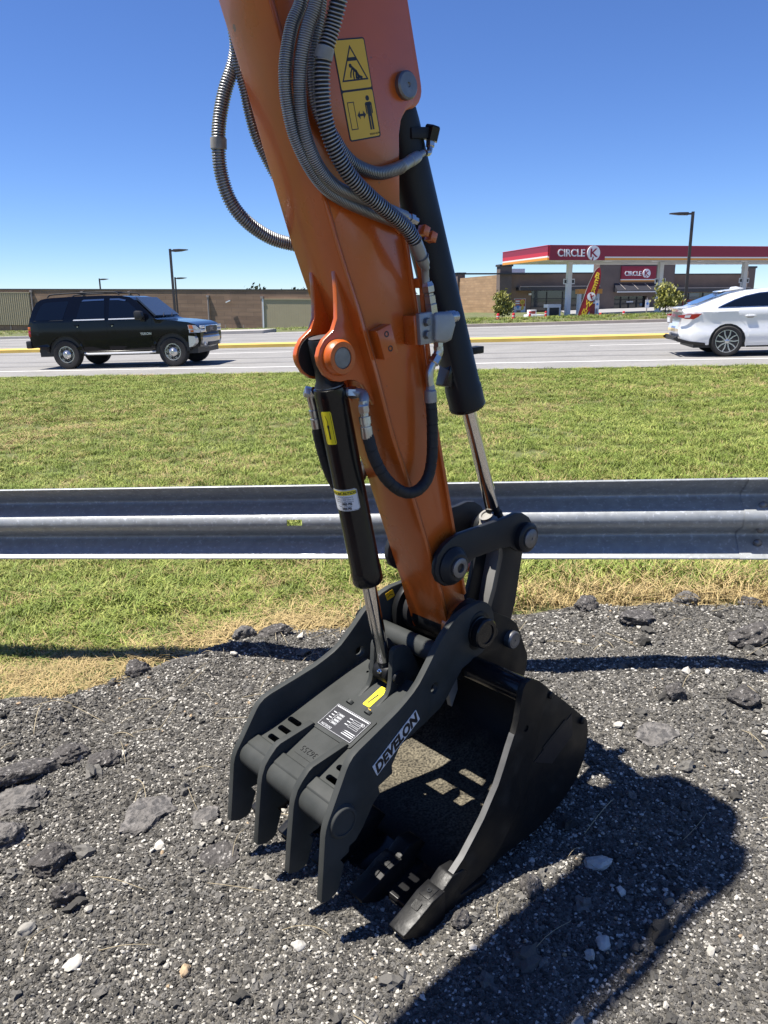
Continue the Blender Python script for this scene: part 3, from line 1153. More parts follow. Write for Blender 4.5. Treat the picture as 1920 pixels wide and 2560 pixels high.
def rail_beam(a0, a1, off, slots=()):
    mb = MB()
    th = 0.0032
    outer = WB
    inner = []
    for i, (d, z) in enumerate(WB):
        p = WB[max(0, i - 1)]
        q = WB[min(len(WB) - 1, i + 1)]
        L = math.hypot(q[0] - p[0], q[1] - p[1])
        nx, nz = -(q[1] - p[1]) / L, (q[0] - p[0]) / L
        inner.append((d + nx * th, z + nz * th))
    cuts = sorted({a0, a1} | {c for s in slots for c in (s - 0.032, s + 0.032)} | set(np.linspace(a0, a1, 12).tolist()))
    n = len(WB)
    ring = n * 2
    V, F = [], []
    for a in cuts:
        wob = 0.0025 * noise.noise(Vector((a * 1.5, 0, 3)))
        for d, z in outer:
            V.append(rail_pt(a, d + off + wob, z))
        for d, z in inner:
            V.append(rail_pt(a, d + off + wob, z))
    for i in range(len(cuts) - 1):
        mid = (cuts[i] + cuts[i + 1]) / 2
        hole = any(abs(mid - s) < 0.03 for s in slots)
        for k in range(n - 1):
            if hole and k in CREST:
                continue
            F.append((i * ring + k, i * ring + k + 1, (i + 1) * ring + k + 1, (i + 1) * ring + k))
            F.append((i * ring + n + k, (i + 1) * ring + n + k, (i + 1) * ring + n + k + 1, i * ring + n + k + 1))
        F.append((i * ring, (i + 1) * ring, (i + 1) * ring + n, i * ring + n))
        F.append((i * ring + n - 1, i * ring + 2 * n - 1, (i + 1) * ring + 2 * n - 1, (i + 1) * ring + n - 1))
    mb.add(V, F)
    return mb


rail_beam(-2.4, 1.41, 0.0, slots=(-0.368,)).build('rail_beam', 'galvanised', GR, ang=70)
rail_beam(-6.2, -2.32, -0.0045).build('rail_beam', 'galvanised', GR, ang=70)
rail_beam(1.345, 5.2, -0.0045).build('rail_beam', 'galvanised', GR, ang=70)
for a, z in ((1.415, -0.105), (1.415, -0.045), (1.415, 0.045), (1.56, 0.105), (1.62, -0.105)):
    d = float(np.interp(abs(z), [0, .034, .061, .094, .132], [0, .014, .066, .066, .006])) - 0.006
    p = rail_pt(a, d, z)
    MB().lathe(p, -rn_, [(-0.004, .016), (.002, .016), (.006, .013), (.009, .006), (.0095, .0)], 14).build('splice_bolt', 'pin_steel', GR)
for a in (-4.25, -2.35, 1.62, 3.5):
    p = rail_pt(a, 0.0, 0)
    MB().obox(p + Vector((0, 0, -0.33)) - rn_ * 0.105, rd, rn_, (0, 0, 1), 0.05, 0.075, 0.52).build('post', 'galvanised', GR, bevel=0.004)

# a dark weed rooted where gravel meets the grass behind the thumb
wx_, wy_ = -0.13, 3.36
mbw = clump_mb(77, 22, 0.15, 0.035, 0.010, 0.9)
wd_ = mbw.build('weed', mat('weed_leaf', (0.05, 0.085, 0.028), rough=0.55), ang=20)
wd_.location = (wx_, wy_, z_gravel(wx_, wy_) - 0.01)
tag(wd_, 'small dark green weed at the gravel edge behind the thumb plate', 'weed')
# ------------------------------------------------------------------ excavator arm
AZ = math.radians(41.7)
e_ax = Vector((-math.cos(AZ), -math.sin(AZ), 0))
w_ax = Vector((math.sin(AZ), -math.cos(AZ), 0))
EX = empty('excavator_arm', e_ax * -1.5 + w_ax * -1.525, math.atan2(e_ax.y, e_ax.x),
           'orange mini excavator arm with black thumb and bucket resting on gravel', 'excavator')


def arc(cx, cz, r, a0, a1, n=8):
    return [(cx + r * math.cos(math.radians(a0 + (a1 - a0) * i / (n - 1))), cz + r * math.sin(math.radians(a0 + (a1 - a0) * i / (n - 1)))) for i in range(n)]


# --- stick: welded box with lapped front and rear plates
front = [(-.052, .522), (-.042, .55), (-.002, .68), (.057, .843), (.124, 1.023), (.184, 1.168), (.241, 1.344), (.286, 1.471), (.327, 1.571), (.352, 1.636),
         (.386, 1.737), (.424, 1.851), (.467, 1.986), (.502, 2.082), (.60, 2.36), (.69, 2.70)]
rear = [(.72, 2.90), (.60, 3.03), (.44, 3.05), (.34, 2.98), (.24, 2.80), (.13, 2.45), (.112, 2.165), (.074, 2.02)] + arc(.112, 1.985, .045, 165, 250, 6) + \
       [(.118, 1.936), (.135, 1.915), (.142, 1.88), (.142, 1.74), (.125, 1.646), (.084, 1.458), (.053, 1.335), (.003, 1.121), (-.059, .865), (-.098, .709), (-.116, .635), (-.118, .585), (-.10, .54), (-.075, .522)]
stick = MB().prism(front + rear, -.0715, .0715).build('stick', 'orange_paint', EX, bevel=.003)


def sweep_plate(pts, y0, y1, th, nudge):
    """plate following an xz polyline, offset outwards by nudge, thickness th"""
    out, inn = [], []
    for i in range(len(pts)):
        p, q = pts[max(0, i - 1)], pts[min(len(pts) - 1, i + 1)]
        L = math.hypot(q[0] - p[0], q[1] - p[1])
        nx, nz = (q[1] - p[1]) / L, -(q[0] - p[0]) / L
        out.append((pts[i][0] + nx * nudge, pts[i][1] + nz * nudge))
        inn.append((pts[i][0] + nx * (nudge - th), pts[i][1] + nz * (nudge - th)))
    return MB().prism(out + inn[::-1], y0, y1)


sweep_plate(front[:-1], -.083, .083, .012, .004).build('front_plate', 'orange_paint', stick, bevel=.003)
lower_rear = [(.142, 1.70), (.125, 1.646), (.084, 1.458), (.053, 1.335), (.003, 1.121), (-.059, .865), (-.098, .709), (-.11, .655)]
sweep_plate(lower_rear, -.081, .081, .012, .003).build('rear_plate', 'orange_paint', stick, bevel=.003)
for s in (-1, 1):
    pth, _ = spline([(x - .012, s * .0735, z) for x, z in front[1:-1]], 60)
    MB().tube([(p.x + .0008 * math.sin(i * 2.7), p.y, p.z) for i, p in enumerate(pth)], .0055, 6).build('weld_bead', 'orange_weld', stick)
# swaged line on the side plate where the top section is thicker
dbl = [(.36, 1.655), (.33, 1.70), (.27, 1.715), (.20, 1.70), (.145, 1.655), (.146, 1.9), (.128, 1.93), (.10, 1.95), (.09, 2.0), (.125, 2.16), (.19, 2.41), (.36, 2.68), (.66, 2.58), (.49, 2.09), (.42, 1.88)]
MB().prism(dbl, .070, .0755).build('doubler_plate', 'orange_paint', stick, bevel=.0025)
MB().prism(dbl, -.0755, -.070).build('doubler_plate', 'orange_paint', stick, bevel=.0025)
# ears for the thumb cylinder
near_ear = [(.3315, 1.572), (.329, 1.535), (.328, 1.50), (.329, 1.463), (.341, 1.436), (.37, 1.415), (.383, 1.396), (.389, 1.377), (.385, 1.357), (.37, 1.333), (.345, 1.317), (.323, 1.313),
            (.30, 1.316), (.277, 1.314), (.254, 1.302), (.231, 1.273), (.20, 1.225), (.17, 1.15), (.19, 1.22), (.232, 1.345), (.275, 1.47), (.322, 1.57)]
for y0, y1 in ((.036, .052), (-.052, -.036)):
    MB().prism(near_ear, y0, y1).build('pivot_ear', 'orange_paint', stick, bevel=.003)
EP = (.333, 1.372)
MB().lathe((EP[0], -.0362, EP[1]), (0, 1, 0), [(0, .050), (.003, .050), (.003, 0)], 32).build('ear_disc', 'rubber', stick)  # black disc on the inner face of the far ear
for s in (-1, 1):
    MB().lathe((EP[0], s * .050, EP[1]), (0, s, 0), [(0, .043), (.018, .043), (.026, .038), (.026, .026), (.022, .026)], 32).build('pivot_boss', 'orange_paint', stick, ang=50)
    MB().lathe((EP[0], s * .066, EP[1]), (0, s, 0), [(0, .0265), (.0075, .0265), (.0078, .0245), (.0072, .024), (.0082, .0235), (.0082, 0)], 28).build('pivot_pin', 'pin_steel', stick)
# tool mount and valve bracket on the side plate
MB().obox((.214, .088, 1.405), (-.94, 0, .33), (0, 1, 0), (.33, 0, .94), .024, .016, .037).build('mount_block', 'orange_paint', stick, bevel=.002)
for dz in (.02, -.017):
    c = Vector((.212, .1035, 1.405)) + Vector((.33, 0, .94)) * dz
    MB().lathe(c, (0, 1, 0), [(0, .0075), (.0012, .0075), (.0012, .0045), (-.004, .0045)], 18).build('bolt_hole', 'label_black', stick)
MB().obox((.108, .092, 1.432), (-1, 0, .1), (0, 1, 0), (.1, 0, 1), .024, .020, .036).build('valve_bracket', 'orange_paint', stick, bevel=.002)
MB().obox((.088, .085, 1.545), (-1, 0, .2), (0, 1, 0), (.2, 0, 1), .012, .012, .012).build('pipe_clamp', 'orange_paint', stick, bevel=.002)
# steel supply pipe running along the rear of the stick
pth, _ = spline([(.115, .092, 1.65), (.092, .092, 1.56), (.080, .092, 1.47), (.062, .092, 1.36), (.048, .09, 1.28)], 24)
MB().tube(pth, .0065, 10).build('steel_pipe', 'orange_paint', stick)
for p in ((.072, .083, 1.668), (.046, .083, 1.655)):
    MB().obox(p, (-1, 0, -.35), (0, 1, 0), (-.35, 0, 1), .010, .012, .012).build('port_block', 'orange_paint', stick, bevel=.0015)
# rear cylinder pin, upper
MB().lathe((.128, .0745, 1.985), (0, 1, 0), [(0, .031), (.012, .031), (.016, .027), (.016, .006), (.013, .004), (.013, 0)], 30).build('cylinder_pin', 'pin_steel', stick)
# small drain hole boss and chips at the lower end
MB().lathe((-.09, .066, .565), (0, 1, 0), [(0, .070), (.02, .070), (.022, .066), (.022, 0)], 36).build('nose_boss', 'orange_paint', stick, ang=50)
MB().cyl((-.09, -.0715, .565), (-.09, .0715, .565), .060, 32, .004).build('nose_tube', 'black_paint', stick, ang=50)
MB().cyl((-.09, -.135, .565), (-.09, .135, .565), .055, 32, .003).build('pivot_bush', 'grey_black', stick, ang=50)

# --- warning label on the stick
LO = Vector((.274, .0757, 1.9545))
LX = Vector((-.965, 0, .232)).normalized()
LY = Vector((0, 1, 0)).cross(LX)
wl = flat([rrect(-.0475, -.1005, .0475, .1005, .006)], LO, LX, LY, .0, .0008).build('warning_label', 'label_black', EX)
flat([rrect(-.0445, -.0975, .0445, -.0022, .004), rrect(-.0445, .0022, .0445, .0975, .004)], LO, LX, LY, .0008, .0004).build('label_panel', 'yellow_label', wl)
tri_o = [(-.039, .018), (.039, .018), (0, .088)]


def ring_tri(pts, w):
    cx, cy = sum(p[0] for p in pts) / 3, sum(p[1] for p in pts) / 3
    q = [(cx + (a - cx) * w, cy + (b - cy) * w) for a, b in pts]
    return [[pts[i], pts[(i + 1) % 3], q[(i + 1) % 3], q[i]] for i in range(3)]


sym = ring_tri(tri_o, .86)
sym += [[(-.013, .057), (.013, .057), (.013, .064), (-.013, .064)]]                  # falling load
sym += [circle(-.008, .048, .0042, 12)]                                              # head
sym += stroke([(-.004, .044), (.006, .036), (.012, .026), (.020, .023)], .0062)
sym += stroke([(-.004, .043), (-.010, .034), (-.012, .026)], .0034) + stroke([(.0, .041), (-.003, .031), (-.003, .0225)], .0034)
sym += stroke([(.006, .036), (.004, .024), (.011, .023)], .0045)
sym += frame_poly(-.037, -.078, -.017, -.022, .0018)                                 # machine outline
sym += [circle(.025, -.0185, .0055, 14), [(.015, -.050), (.015, -.029), (.019, -.026), (.031, -.026), (.035, -.029), (.035, -.050), (.032, -.050), (.032, -.033), (.018, -.033), (.018, -.050)],
        [(.019, -.083), (.019, -.03), (.031, -.03), (.031, -.083), (.026, -.083), (.026, -.055), (.024, -.055), (.024, -.083)]]
sym += [[(-.013, -.0505), (-.005, -.042), (-.005, -.048), (.005, -.048), (.005, -.042), (.013, -.0505), (.005, -.059), (.005, -.053), (-.005, -.053), (-.005, -.059)]]
flat(sym, LO, LX, LY, .0012, .0003).build('pictogram', 'label_black', wl)
text('part_number', '950205-02790', .0055, LO + LX * .030 - LY * .092 + Vector((0, .0014, 0)), LX, LY, 'label_black', wl, .0002)

# --- bucket
BK = empty('bucket', (0, 0, 0))
BK.parent = EX
shell_o = [(.262, -.070), (.18, -.052), (.091, -.040), (.0, -.036), (-.063, -.036), (-.146, -.031), (-.219, -.012), (-.288, .016), (-.34, .053), (-.372, .104), (-.385, .153), (-.389, .199),
           (-.377, .245), (-.259, .349), (-.157, .436), (-.108, .470), (-.075, .462)]
shell_i = [(.262, -.058), (.18, -.038), (.091, -.027), (.0, -.023), (-.063, -.023), (-.144, -.018), (-.213, .000), (-.280, .027), (-.329, .062), (-.359, .108), (-.372, .155), (-.376, .197),
           (-.365, .239), (-.251, .340), (-.149, .426), (-.104, .458), (-.08, .45)]
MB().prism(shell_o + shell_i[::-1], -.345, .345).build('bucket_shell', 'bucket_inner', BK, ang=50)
# outer skin in black paint, hugging the shell
sk_o = [(x * 1.0 + (0.004 if i < 2 else -.002), z - .003) for i, (x, z) in enumerate(shell_o[:13])]
MB().prism(sk_o + [(x, z - .0005) for x, z in shell_o[:13]][::-1], -.347, .347).build('wear_strip', 'black_paint', BK, ang=50)
side = [(-.036, .449), (-.042, .474), (-.054, .488), (-.077, .492), (-.112, .474), (-.157, .436), (-.259, .349), (-.377, .245), (-.387, .199), (-.383, .153), (-.371, .104), (-.34, .055),
        (-.288, .018), (-.219, -.010), (-.146, -.029), (-.063, -.034), (.015, -.036), (.091, -.040), (.20, -.054), (.262, -.062), (.252, .0), (.233, .024), (.188, .054), (.143, .099), (.106, .138), (.079, .176), (.051, .214),
        (.029, .258), (.006, .309), (-.012, .345), (-.023, .376), (-.031, .416)]
for s in (-1, 1):
    MB().prism(side, s * .338, s * .352).build('side_plate', 'black_paint', BK, bevel=.002)
    cut = [(-.036, .449), (-.042, .474), (-.054, .488), (-.077, .491), (-.112, .474), (-.157, .436), (-.140, .37), (-.101, .237), (-.05, .11), (.03, .01), (.10, -.036), (.255, -.058), (.252, .0), (.233, .024), (.188, .054),
           (.143, .099), (.106, .138), (.079, .176), (.051, .214), (.029, .258), (.006, .309), (-.012, .345), (-.023, .376), (-.031, .416)]
    MB().prism(cut, s * .3515, s * .3575, holes=[circle(-.063, .345, .010, 14)]).build('side_cutter', 'black_paint', BK)
    MB().prism([(-.108, .236), (-.262, .236), (-.30, .262), (-.145, .262)] if 0 else [(-.110, .215), (-.290, .300), (-.300, .225), (-.200, .170)], s * .352, s * .3535).build('bucket_decal', 'label_black', BK)
    MB().prism([(-.150, .246), (-.258, .297), (-.262, .285), (-.154, .234)], s * .3535, s * .3542).build('decal_stripe', 'grey_black', BK)
    wf = [(.232, .025), (.188, .055), (.143, .100), (.106, .139), (.079, .177), (.051, .215), (.029, .259), (.006, .310), (-.012, .346)]
    MB().prism(wf + [(a + .0016, b + .0012) for a, b in wf[::-1]], s * .3385, s * .357).build('worn_edge', 'worn_edge', BK)
    for q in ((-.175, .405), (-.345, .255)):
        MB().lathe((q[0], s * .352, q[1]), (0, s, 0), [(0, .011), (.006, .011), (.008, .008), (.008, 0)], 12).build('rivet', 'black_paint', BK)
MB().cyl((-.078, -.345, .448), (-.078, .345, .448), .036, 28).build('torque_tube', 'gloss_black', BK, ang=50)
ear = [(-.045, .41), (-.005, .47), (.002, .545)] + arc(-.09, .563, .092, 0, 95, 8) + [(-.17, .598), (-.257, .552), (-.299, .518), (-.319, .481), (-.362, .386), (-.357, .345), (-.335, .285), (-.259, .352), (-.157, .438), (-.11, .46)]
for y0, y1 in ((.105, .128), (-.128, -.105)):
    MB().prism(ear, y0, y1).build('bucket_ear', 'black_paint', BK, bevel=.0025)
# gusset under the tube seen through the mouth
MB().prism([(-.05, .43), (.0, .445), (.012, .40), (-.02, .36), (-.03, .32), (-.055, .37)], .085, .105).build('gusset', 'pale_grey', BK, bevel=.002)
MB().prism([(-.05, .43), (.0, .445), (.012, .40), (-.02, .36), (-.03, .32), (-.055, .37)], -.105, -.085).build('gusset', 'pale_grey', BK, bevel=.002)
# cutting lip and five teeth on adapters
MB().prism([(.33, -.078), (.20, -.064), (.08, -.044), (.08, -.030), (.20, -.042), (.325, -.066)], -.352, .352).build('cutting_lip', 'gloss_black', BK, bevel=.002)


def tooth(y):
    def wd(co):
        # taper in plan: wide at adapter, narrower tip
        k = 1.0
        if co.x > .26:
            k = 1.12 - .12 * (co.x - .26) / .15
        return Vector((co.x, y + (co.y - y) * k, co.z))
    ad = [(.285, -.092), (.20, -.086), (.09, -.074), (.09, -.058), (.20, -.052), (.21, -.03), (.17, .002), (.19, .026), (.235, .030), (.262, .012), (.29, -.006)]
    a = MB().prism(ad, y - .0265, y + .0265).build('tooth_adapter', 'tooth_black', BK, bevel=.005)
    tp = [(.417, -.046), (.4135, -.058), (.33, -.100), (.272, -.104), (.268, -.094), (.268, .004), (.275, .006), (.315, -.002), (.36, -.024)]
    t = MB().prism(tp, y - .0285, y + .0285).build('bucket_tooth', 'tooth_black', BK, bevel=.0035, fn=wd)
    MB().prism([(.275, .0075), (.285, .0065), (.305, .002), (.318, -.0005), (.318, -.004), (.275, .001)], y - .018, y + .018).build('tooth_boss', 'tooth_black', t, bevel=.002)
    MB().lathe((.296, y, .003), (.2, 0, 1), [(0, .007), (.0035, .007), (.0035, .0035), (.001, .0035)], 14).build('tooth_pin', 'grey_black', t)
    flat([rrect(-.012, -.012, .012, .012, .004)], (.343, y, -.0135), (0, 1, 0), (-.86, 0, .5), .0006, .0012).build('cast_mark', 'tooth_black', t)
    MB().prism([(.268, -.097), (.274, -.097), (.274, .0055), (.268, .0055)], y - .0315, y + .0315).build('tooth_collar', 'tooth_black', t, bevel=.002)


for k in range(5):
    tooth(-.34 + .17 * k + (.02 if k == 0 else (-.005 if k == 4 else 0)))
# pins of the bucket
MB().lathe((-.09, .115, .565), (0, 1, 0), [(0, .040), (.065, .040), (.066, 0)], 30).build('bucket_pin', 'gloss_black', EX, ang=40)
MB().lathe((-.265, .118, .478), (0, 1, 0), [(0, .0285), (.028, .0285), (.032, .025), (.032, .0215), (.0305, .021), (.032, .0195), (.032, .0035), (.030, .003), (.030, 0)], 30).build('link_pin', 'pin_steel', EX, ang=40)
MB().lathe((-.265, -.118, .478), (0, -1, 0), [(0, .0285), (.028, .0285), (.032, .025), (.032, 0)], 24).build('link_pin', 'pin_steel', EX, ang=40)

# --- thumb
TH = empty('thumb', (0, 0, 0))
TH.parent = EX


def hw(x):
    return .225 + .119 * (x - .56)


tf = [(.567, .055), (.558, .13), (.546, .235), (.541, .255), (.532, .275), (.520, .293), (.466, .382), (.456, .395), (.44, .408), (.42, .416), (.325, .442), (.27, .458), (.235, .472), (.205, .486), (.18, .502), (.155, .525), (.127, .553),
      (.094, .588), (.06, .614), (.03, .633), (-.005, .645), (-.045, .650)]
tb = arc(-.09, .563, .088, 90, 222, 9) + [(-.120, .485), (-.07, .478), (-.017, .470), (.023, .436), (.051, .410), (.085, .388), (.15, .372), (.26, .352), (.295, .309), (.293, .284), (.35, .274), (.344, .251), (.369, .235), (.411, .186),
     (.439, .163), (.462, .160), (.466, .143), (.496, .138), (.483, .118), (.495, .085), (.505, .058), (.516, .050), (.541, .046)]
TPOLY = tf + tb
hole = circle(.112, .461, .0165, 20)


def tap(s):
    def f(co):
        h = hw(co.x)
        return Vector((co.x, s * (h - .011) + co.y, co.z))
    return f


for s in (-1, 1):
    MB().prism(TPOLY, -.0105, .0105, holes=[hole]).build('thumb_side_plate', 'thumb_paint', TH, fn=tap(s), ang=30, bevel=.0022)
fing = [(.567, .055), (.558, .13), (.543, .24), (.538, .262), (.527, .288), (.512, .306), (.489, .327), (.475, .334), (.36, .352), (.353, .345), (.40, .31), (.44, .27), (.43, .23), (.411, .186), (.439, .163), (.466, .143), (.496, .138),
        (.483, .118), (.495, .085), (.505, .058), (.516, .050), (.541, .046)]
for y in (-.075, .075):
    MB().prism(fing, y - .0105, y + .0105).build('thumb_finger', 'thumb_paint', TH, bevel=.0022)
# base plate (with three slots each side) between the side plates
SL = Vector((1, 0, -.383)).normalized()
SN = Vector((.383, 0, 1)).normalized()
B0 = Vector((.5, 0, .285))


def bp(x, y, lift=0.0):
    """point on the thumb base plate surface"""
    return Vector((x, y, .285 + .383 * (.5 - x))) + SN * lift


def slot(x0, x1, y0, y1):
    r = (x1 - x0) / 2
    return [(x0, y0 + r), (x0, y1 - r)] + [((x0 + x1) / 2 - r * math.cos(a), y1 - r + r * math.sin(a)) for a in (PI * .25, PI * .5, PI * .75)] + [(x1, y1 - r), (x1, y0 + r)] + \
        [((x0 + x1) / 2 + r * math.cos(a), y0 + r - r * math.sin(a)) for a in (PI * .25, PI * .5, PI * .75)]


holes = []
for sgn in (-1, 1):
    for xc in (.447, .412, .377):
        a, b = sorted((sgn * .105, sgn * .165))
        holes.append(slot(xc - .008, xc + .008, a, b))
holes.append(circle(.137, -.088, .0045, 10))
outl = [(.10, -(hw(.10) - .015)), (.485, -(hw(.485) - .015)), (.485, hw(.485) - .015), (.10, hw(.10) - .015)]
mb = MB().prism(outl, 0, .012, holes=holes, axis='z')
mb.build('base_plate', 'thumb_paint', TH, fn=lambda co: bp(co.x, co.y, co.z - .012), ang=30)
MB().prism([(.462, .300), (.470, .306), (.50, .292), (.505, .283), (.49, .28), (.47, .286)], -.205, .205).build('weld_lap', 'thumb_paint', TH, bevel=.002)
TUBE = (.488, .250)
tb_o = MB().cyl((TUBE[0], -.226, TUBE[1]), (TUBE[0], .226, TUBE[1]), .040, 36).build('front_tube', 'thumb_paint', TH, ang=50)
for s in (-1, 1):
    h = hw(TUBE[0])
    MB().lathe((TUBE[0], s * (h - .004), TUBE[1]), (0, s, 0), [(0, .046), (.006, .045), (.008, .042), (.014, .041), (.0165, .038), (.0165, .033), (.010, .031), (.010, 0)], 32).build('tube_end', 'thumb_paint', TH, ang=50)
# underside bracing and rear cross tube
MB().prism([(.48, .21), (.30, .27), (.12, .36), (.12, .37), (.30, .29), (.48, .225)], -.09, .09).build('under_plate', 'black_paint', TH)
MB().cyl((.040, -.155, .520), (.040, .155, .520), .030, 26).build('cross_tube', 'thumb_paint', TH, ang=50)
cl = [(.240, .375), (.228, .388), (.20, .402), (.180, .412), (.169, .430), (.164, .455), (.162, .479), (.158, .535), (.154, .546), (.145, .551), (.12, .549), (.100, .543), (.088, .530), (.067, .492), (.050, .455), (.050, .43)]
for y in (-.040, .040):
    MB().prism(cl, y - .009, y + .009).build('cylinder_clevis', 'thumb_paint', TH, bevel=.003)
    MB().cyl((.240, y, .383), (.250, y, .378), .013, 12).build('weld_cap', 'thumb_paint', TH)
MB().lathe((.141, -.058, .459), (0, 1, 0), [(0, .018), (.003, .02), (.113, .02), (.116, .018)], 24).build('clevis_pin', 'grey_black', TH)
for s in (-1, 1):
    MB().lathe((-.09, s * .13, .565), (0, s, 0), [(0, .058), (.020, .058), (.022, .055), (.022, 0)], 36).build('thumb_hub', 'black_paint', TH, ang=40)
MB().lathe((-.09, .145, .565), (0, 1, 0), [(0, .047), (.014, .047), (.016, .042), (.019, .042), (.021, .045), (.036, .045), (.039, .041), (.039, .030), (.034, .029), (.034, 0)], 32).build('hub_nut', 'gloss_black', TH, ang=30)
MB().lathe((-.143, .128, .548), (0, 1, 0), [(0, .024), (.028, .024), (.030, .017), (.040, .016), (.042, .012), (.042, 0)], 8).build('lock_bolt', 'black_paint', TH, ang=30)
MB().lathe((-.09, -.145, .565), (0, -1, 0), [(-.03, .048), (.01, .048), (.012, .04), (.012, 0)], 30).build('hub_nut', 'pin_steel', TH, ang=30)
MB().lathe((-.085, -.10, .565), (0, -1, 0), [(-.02, .066), (.012, .066), (.014, .06), (.026, .066), (.030, .066)], 30).build('seal_ring', 'rubber', TH, ang=30)
# makers plate, stickers and cast number on the thumb
nm = MB().prism(rrect(.2575, -.075, .3595, .094, .006), .0, .003, axis='z').build('data_plate_mount', 'thumb_paint', TH, fn=lambda co: bp(co.x, co.y, co.z + .0005), ang=30)
PO = bp(.308, .009, .0037)
PX_, PY_ = Vector((0, -1, 0)), SL
dp = flat([rrect(-.074, -.0435, .074, .0435, .003)], PO, PX_, PY_, .0, .0008).build('data_plate', 'label_black', TH)
lines = [[(-.068, -.0375), (.068, -.0375), (.068, -.0345), (-.068, -.0345)]] + frame_poly(-.0715, -.041, .0715, .041, .0008)
rl = random.Random(3)
for row in range(4):
    yy = .020 - row * .0105
    lines += frame_poly(.016, yy - .007, .044, yy, .0007)
    lines += [[(.048, yy - .005), (.048 + rl.uniform(.008, .018), yy - .005), (.06, yy - .0025), (.048, yy - .0025)]]
    lines += [[(.019, yy - .0048), (.036, yy - .0048), (.036, yy - .0022), (.019, yy - .0022)]]
for row in range(3):
    yy = .004 - row * .0105
    lines += frame_poly(-.058, yy - .007, -.020, yy, .0007)
    lines += [[(-.017, yy - .005), (-.004, yy - .005), (-.004, yy - .0025), (-.017, yy - .0025)]]
for row in range(3):
    yy = .030 - row * .006
    lines += [[(-.066, yy - .0022), (-.066 + rl.uniform(.035, .05), yy - .0022), (-.02, yy), (-.066, yy)]]
flat(lines, PO, PX_, PY_, .0008, .0003).build('plate_print', 'plate_text', dp)
text('plate_print', 'CE', .013, PO + PX_ * -.058 - PY_ * .022 + SN * .0010, PX_, PY_, 'plate_text', dp, .0002)
text('plate_print', 'DEVELON', .010, PO + PX_ * .040 + PY_ * .0335 + SN * .0010, PX_, PY_, 'plate_text', dp, .0002)
flat([rrect(-.006, -.005, .006, .005, .001)], bp(.240, .035), PX_, PY_, .0008, .0005).build('paint_dab', 'yellow_label', TH)
ys = flat([rrect(-.0150, -.040, .0150, .040, .004)], bp(.195, .0145), (0, 1, 0), -SL, .0008, .0006).build('grease_sticker', 'bright_yellow', TH)
g_ = stroke([(-.006, -.028), (.001, .008)], .0022) + stroke([(-.002, -.028), (.003, .006)], .003) + stroke([(.001, .008), (.002, .022), (.006, .034)], .0016) + [rrect(-.001, .004, .005, .010, .001)]
flat(g_, bp(.195, .0145), (0, 1, 0), -SL, .0014, .0003).build('sticker_symbol', 'label_black', ys)
pad = MB().prism(rrect(.402, -.048, .445, .048, .008), .0, .002, axis='z').build('number_pad', 'thumb_paint', TH, fn=lambda co: bp(co.x, co.y, co.z), ang=30)
text('cast_number', '36255', .026, bp(.424, 0, .0022), PX_, PY_, 'black_paint', pad, .0012, bold=-.0004, sx=1.0, spacing=1.05)
# brand plate on the near side plate
ND = Vector((-.119, 1, 0)).normalized()
BX_ = Vector((-.898, -.107, .44)).normalized()
BY_ = ND.cross(BX_).normalized()
BC = Vector((.2775, hw(.2775) + .0005, .3718))
br = flat([rrect(-.0985, -.0195, .0985, .0195, .002)], BC, BX_, BY_, .0, .0015).build('brand_plate', 'label_white', TH)
V, F = text_verts('DEVELON', .043, .0004, .0023, 'CENTER', 1.02)
w_ = max(v.x for v in V) - min(v.x for v in V)
kx = .184 / w_
ym = (max(v.y for v in V) + min(v.y for v in V)) / 2
MB().add(place([Vector((v.x, v.y - ym, v.z)) for v in V], BC + ND * .0016, BX_, BY_, kx, .18 / kx * kx), F).build('brand_letters', 'label_black', br)
# yellow sticker inside the far plate
FD = Vector((.119, 1, 0)).normalized()
FX_ = Vector((-.93, .11, .33)).normalized()
FC = Vector((0.0, -hw(0.0) + .0225, .6205))
ys2 = flat([rrect(-.0155, -.0125, .0155, .0125, .003)], FC, FX_, FD.cross(FX_), .0, .0008).build('warning_sticker', 'yellow_label', TH)
flat(stroke([(-.01, -.003), (.002, .001), (.010, -.005)], .0018), FC, FX_, FD.cross(FX_), .0008, .0004).build('sticker_symbol', 'label_black', ys2)

# --- thumb cylinder
TC = empty('thumb_cylinder', (0, 0, 0))
TC.parent = EX
A = Vector((.333, 0, 1.372))
Bp = Vector((.141, 0, .459))
ax = (Bp - A).normalized()


def on_ax(z):
    return A + ax * ((z - A.z) / ax.z)


top = on_ax(1.300)
bot = on_ax(.752)
LB = (bot - top).length
MB().lathe(top, ax, [(0, .034), (.004, .041), (.02, .0425), (.03, .0415), (LB - .05, .0415), (LB - .045, .043), (LB - .008, .043), (LB, .038), (LB, .024)], 36).build('barrel', 'gloss_black', TC, ang=40)
MB().cyl(on_ax(.757), on_ax(.50), .0205, 28).build('rod', 'chrome', TC, ang=50)
MB().cyl(on_ax(.515), on_ax(.485), .019, 20).build('rod_neck', 'grey_black', TC, ang=50)
MB().cyl((Bp.x, -.030, Bp.z), (Bp.x, .030, Bp.z), .030, 26, .003).build('rod_eye', 'black_paint', TC, ang=50)
MB().lathe(Bp + Vector((.026, .006, .012)), (1, .2, .3), [(0, .007), (.006, .007), (.008, .004), (.014, .004), (.015, .002)], 12).build('grease_nipple', 'chrome', TC)
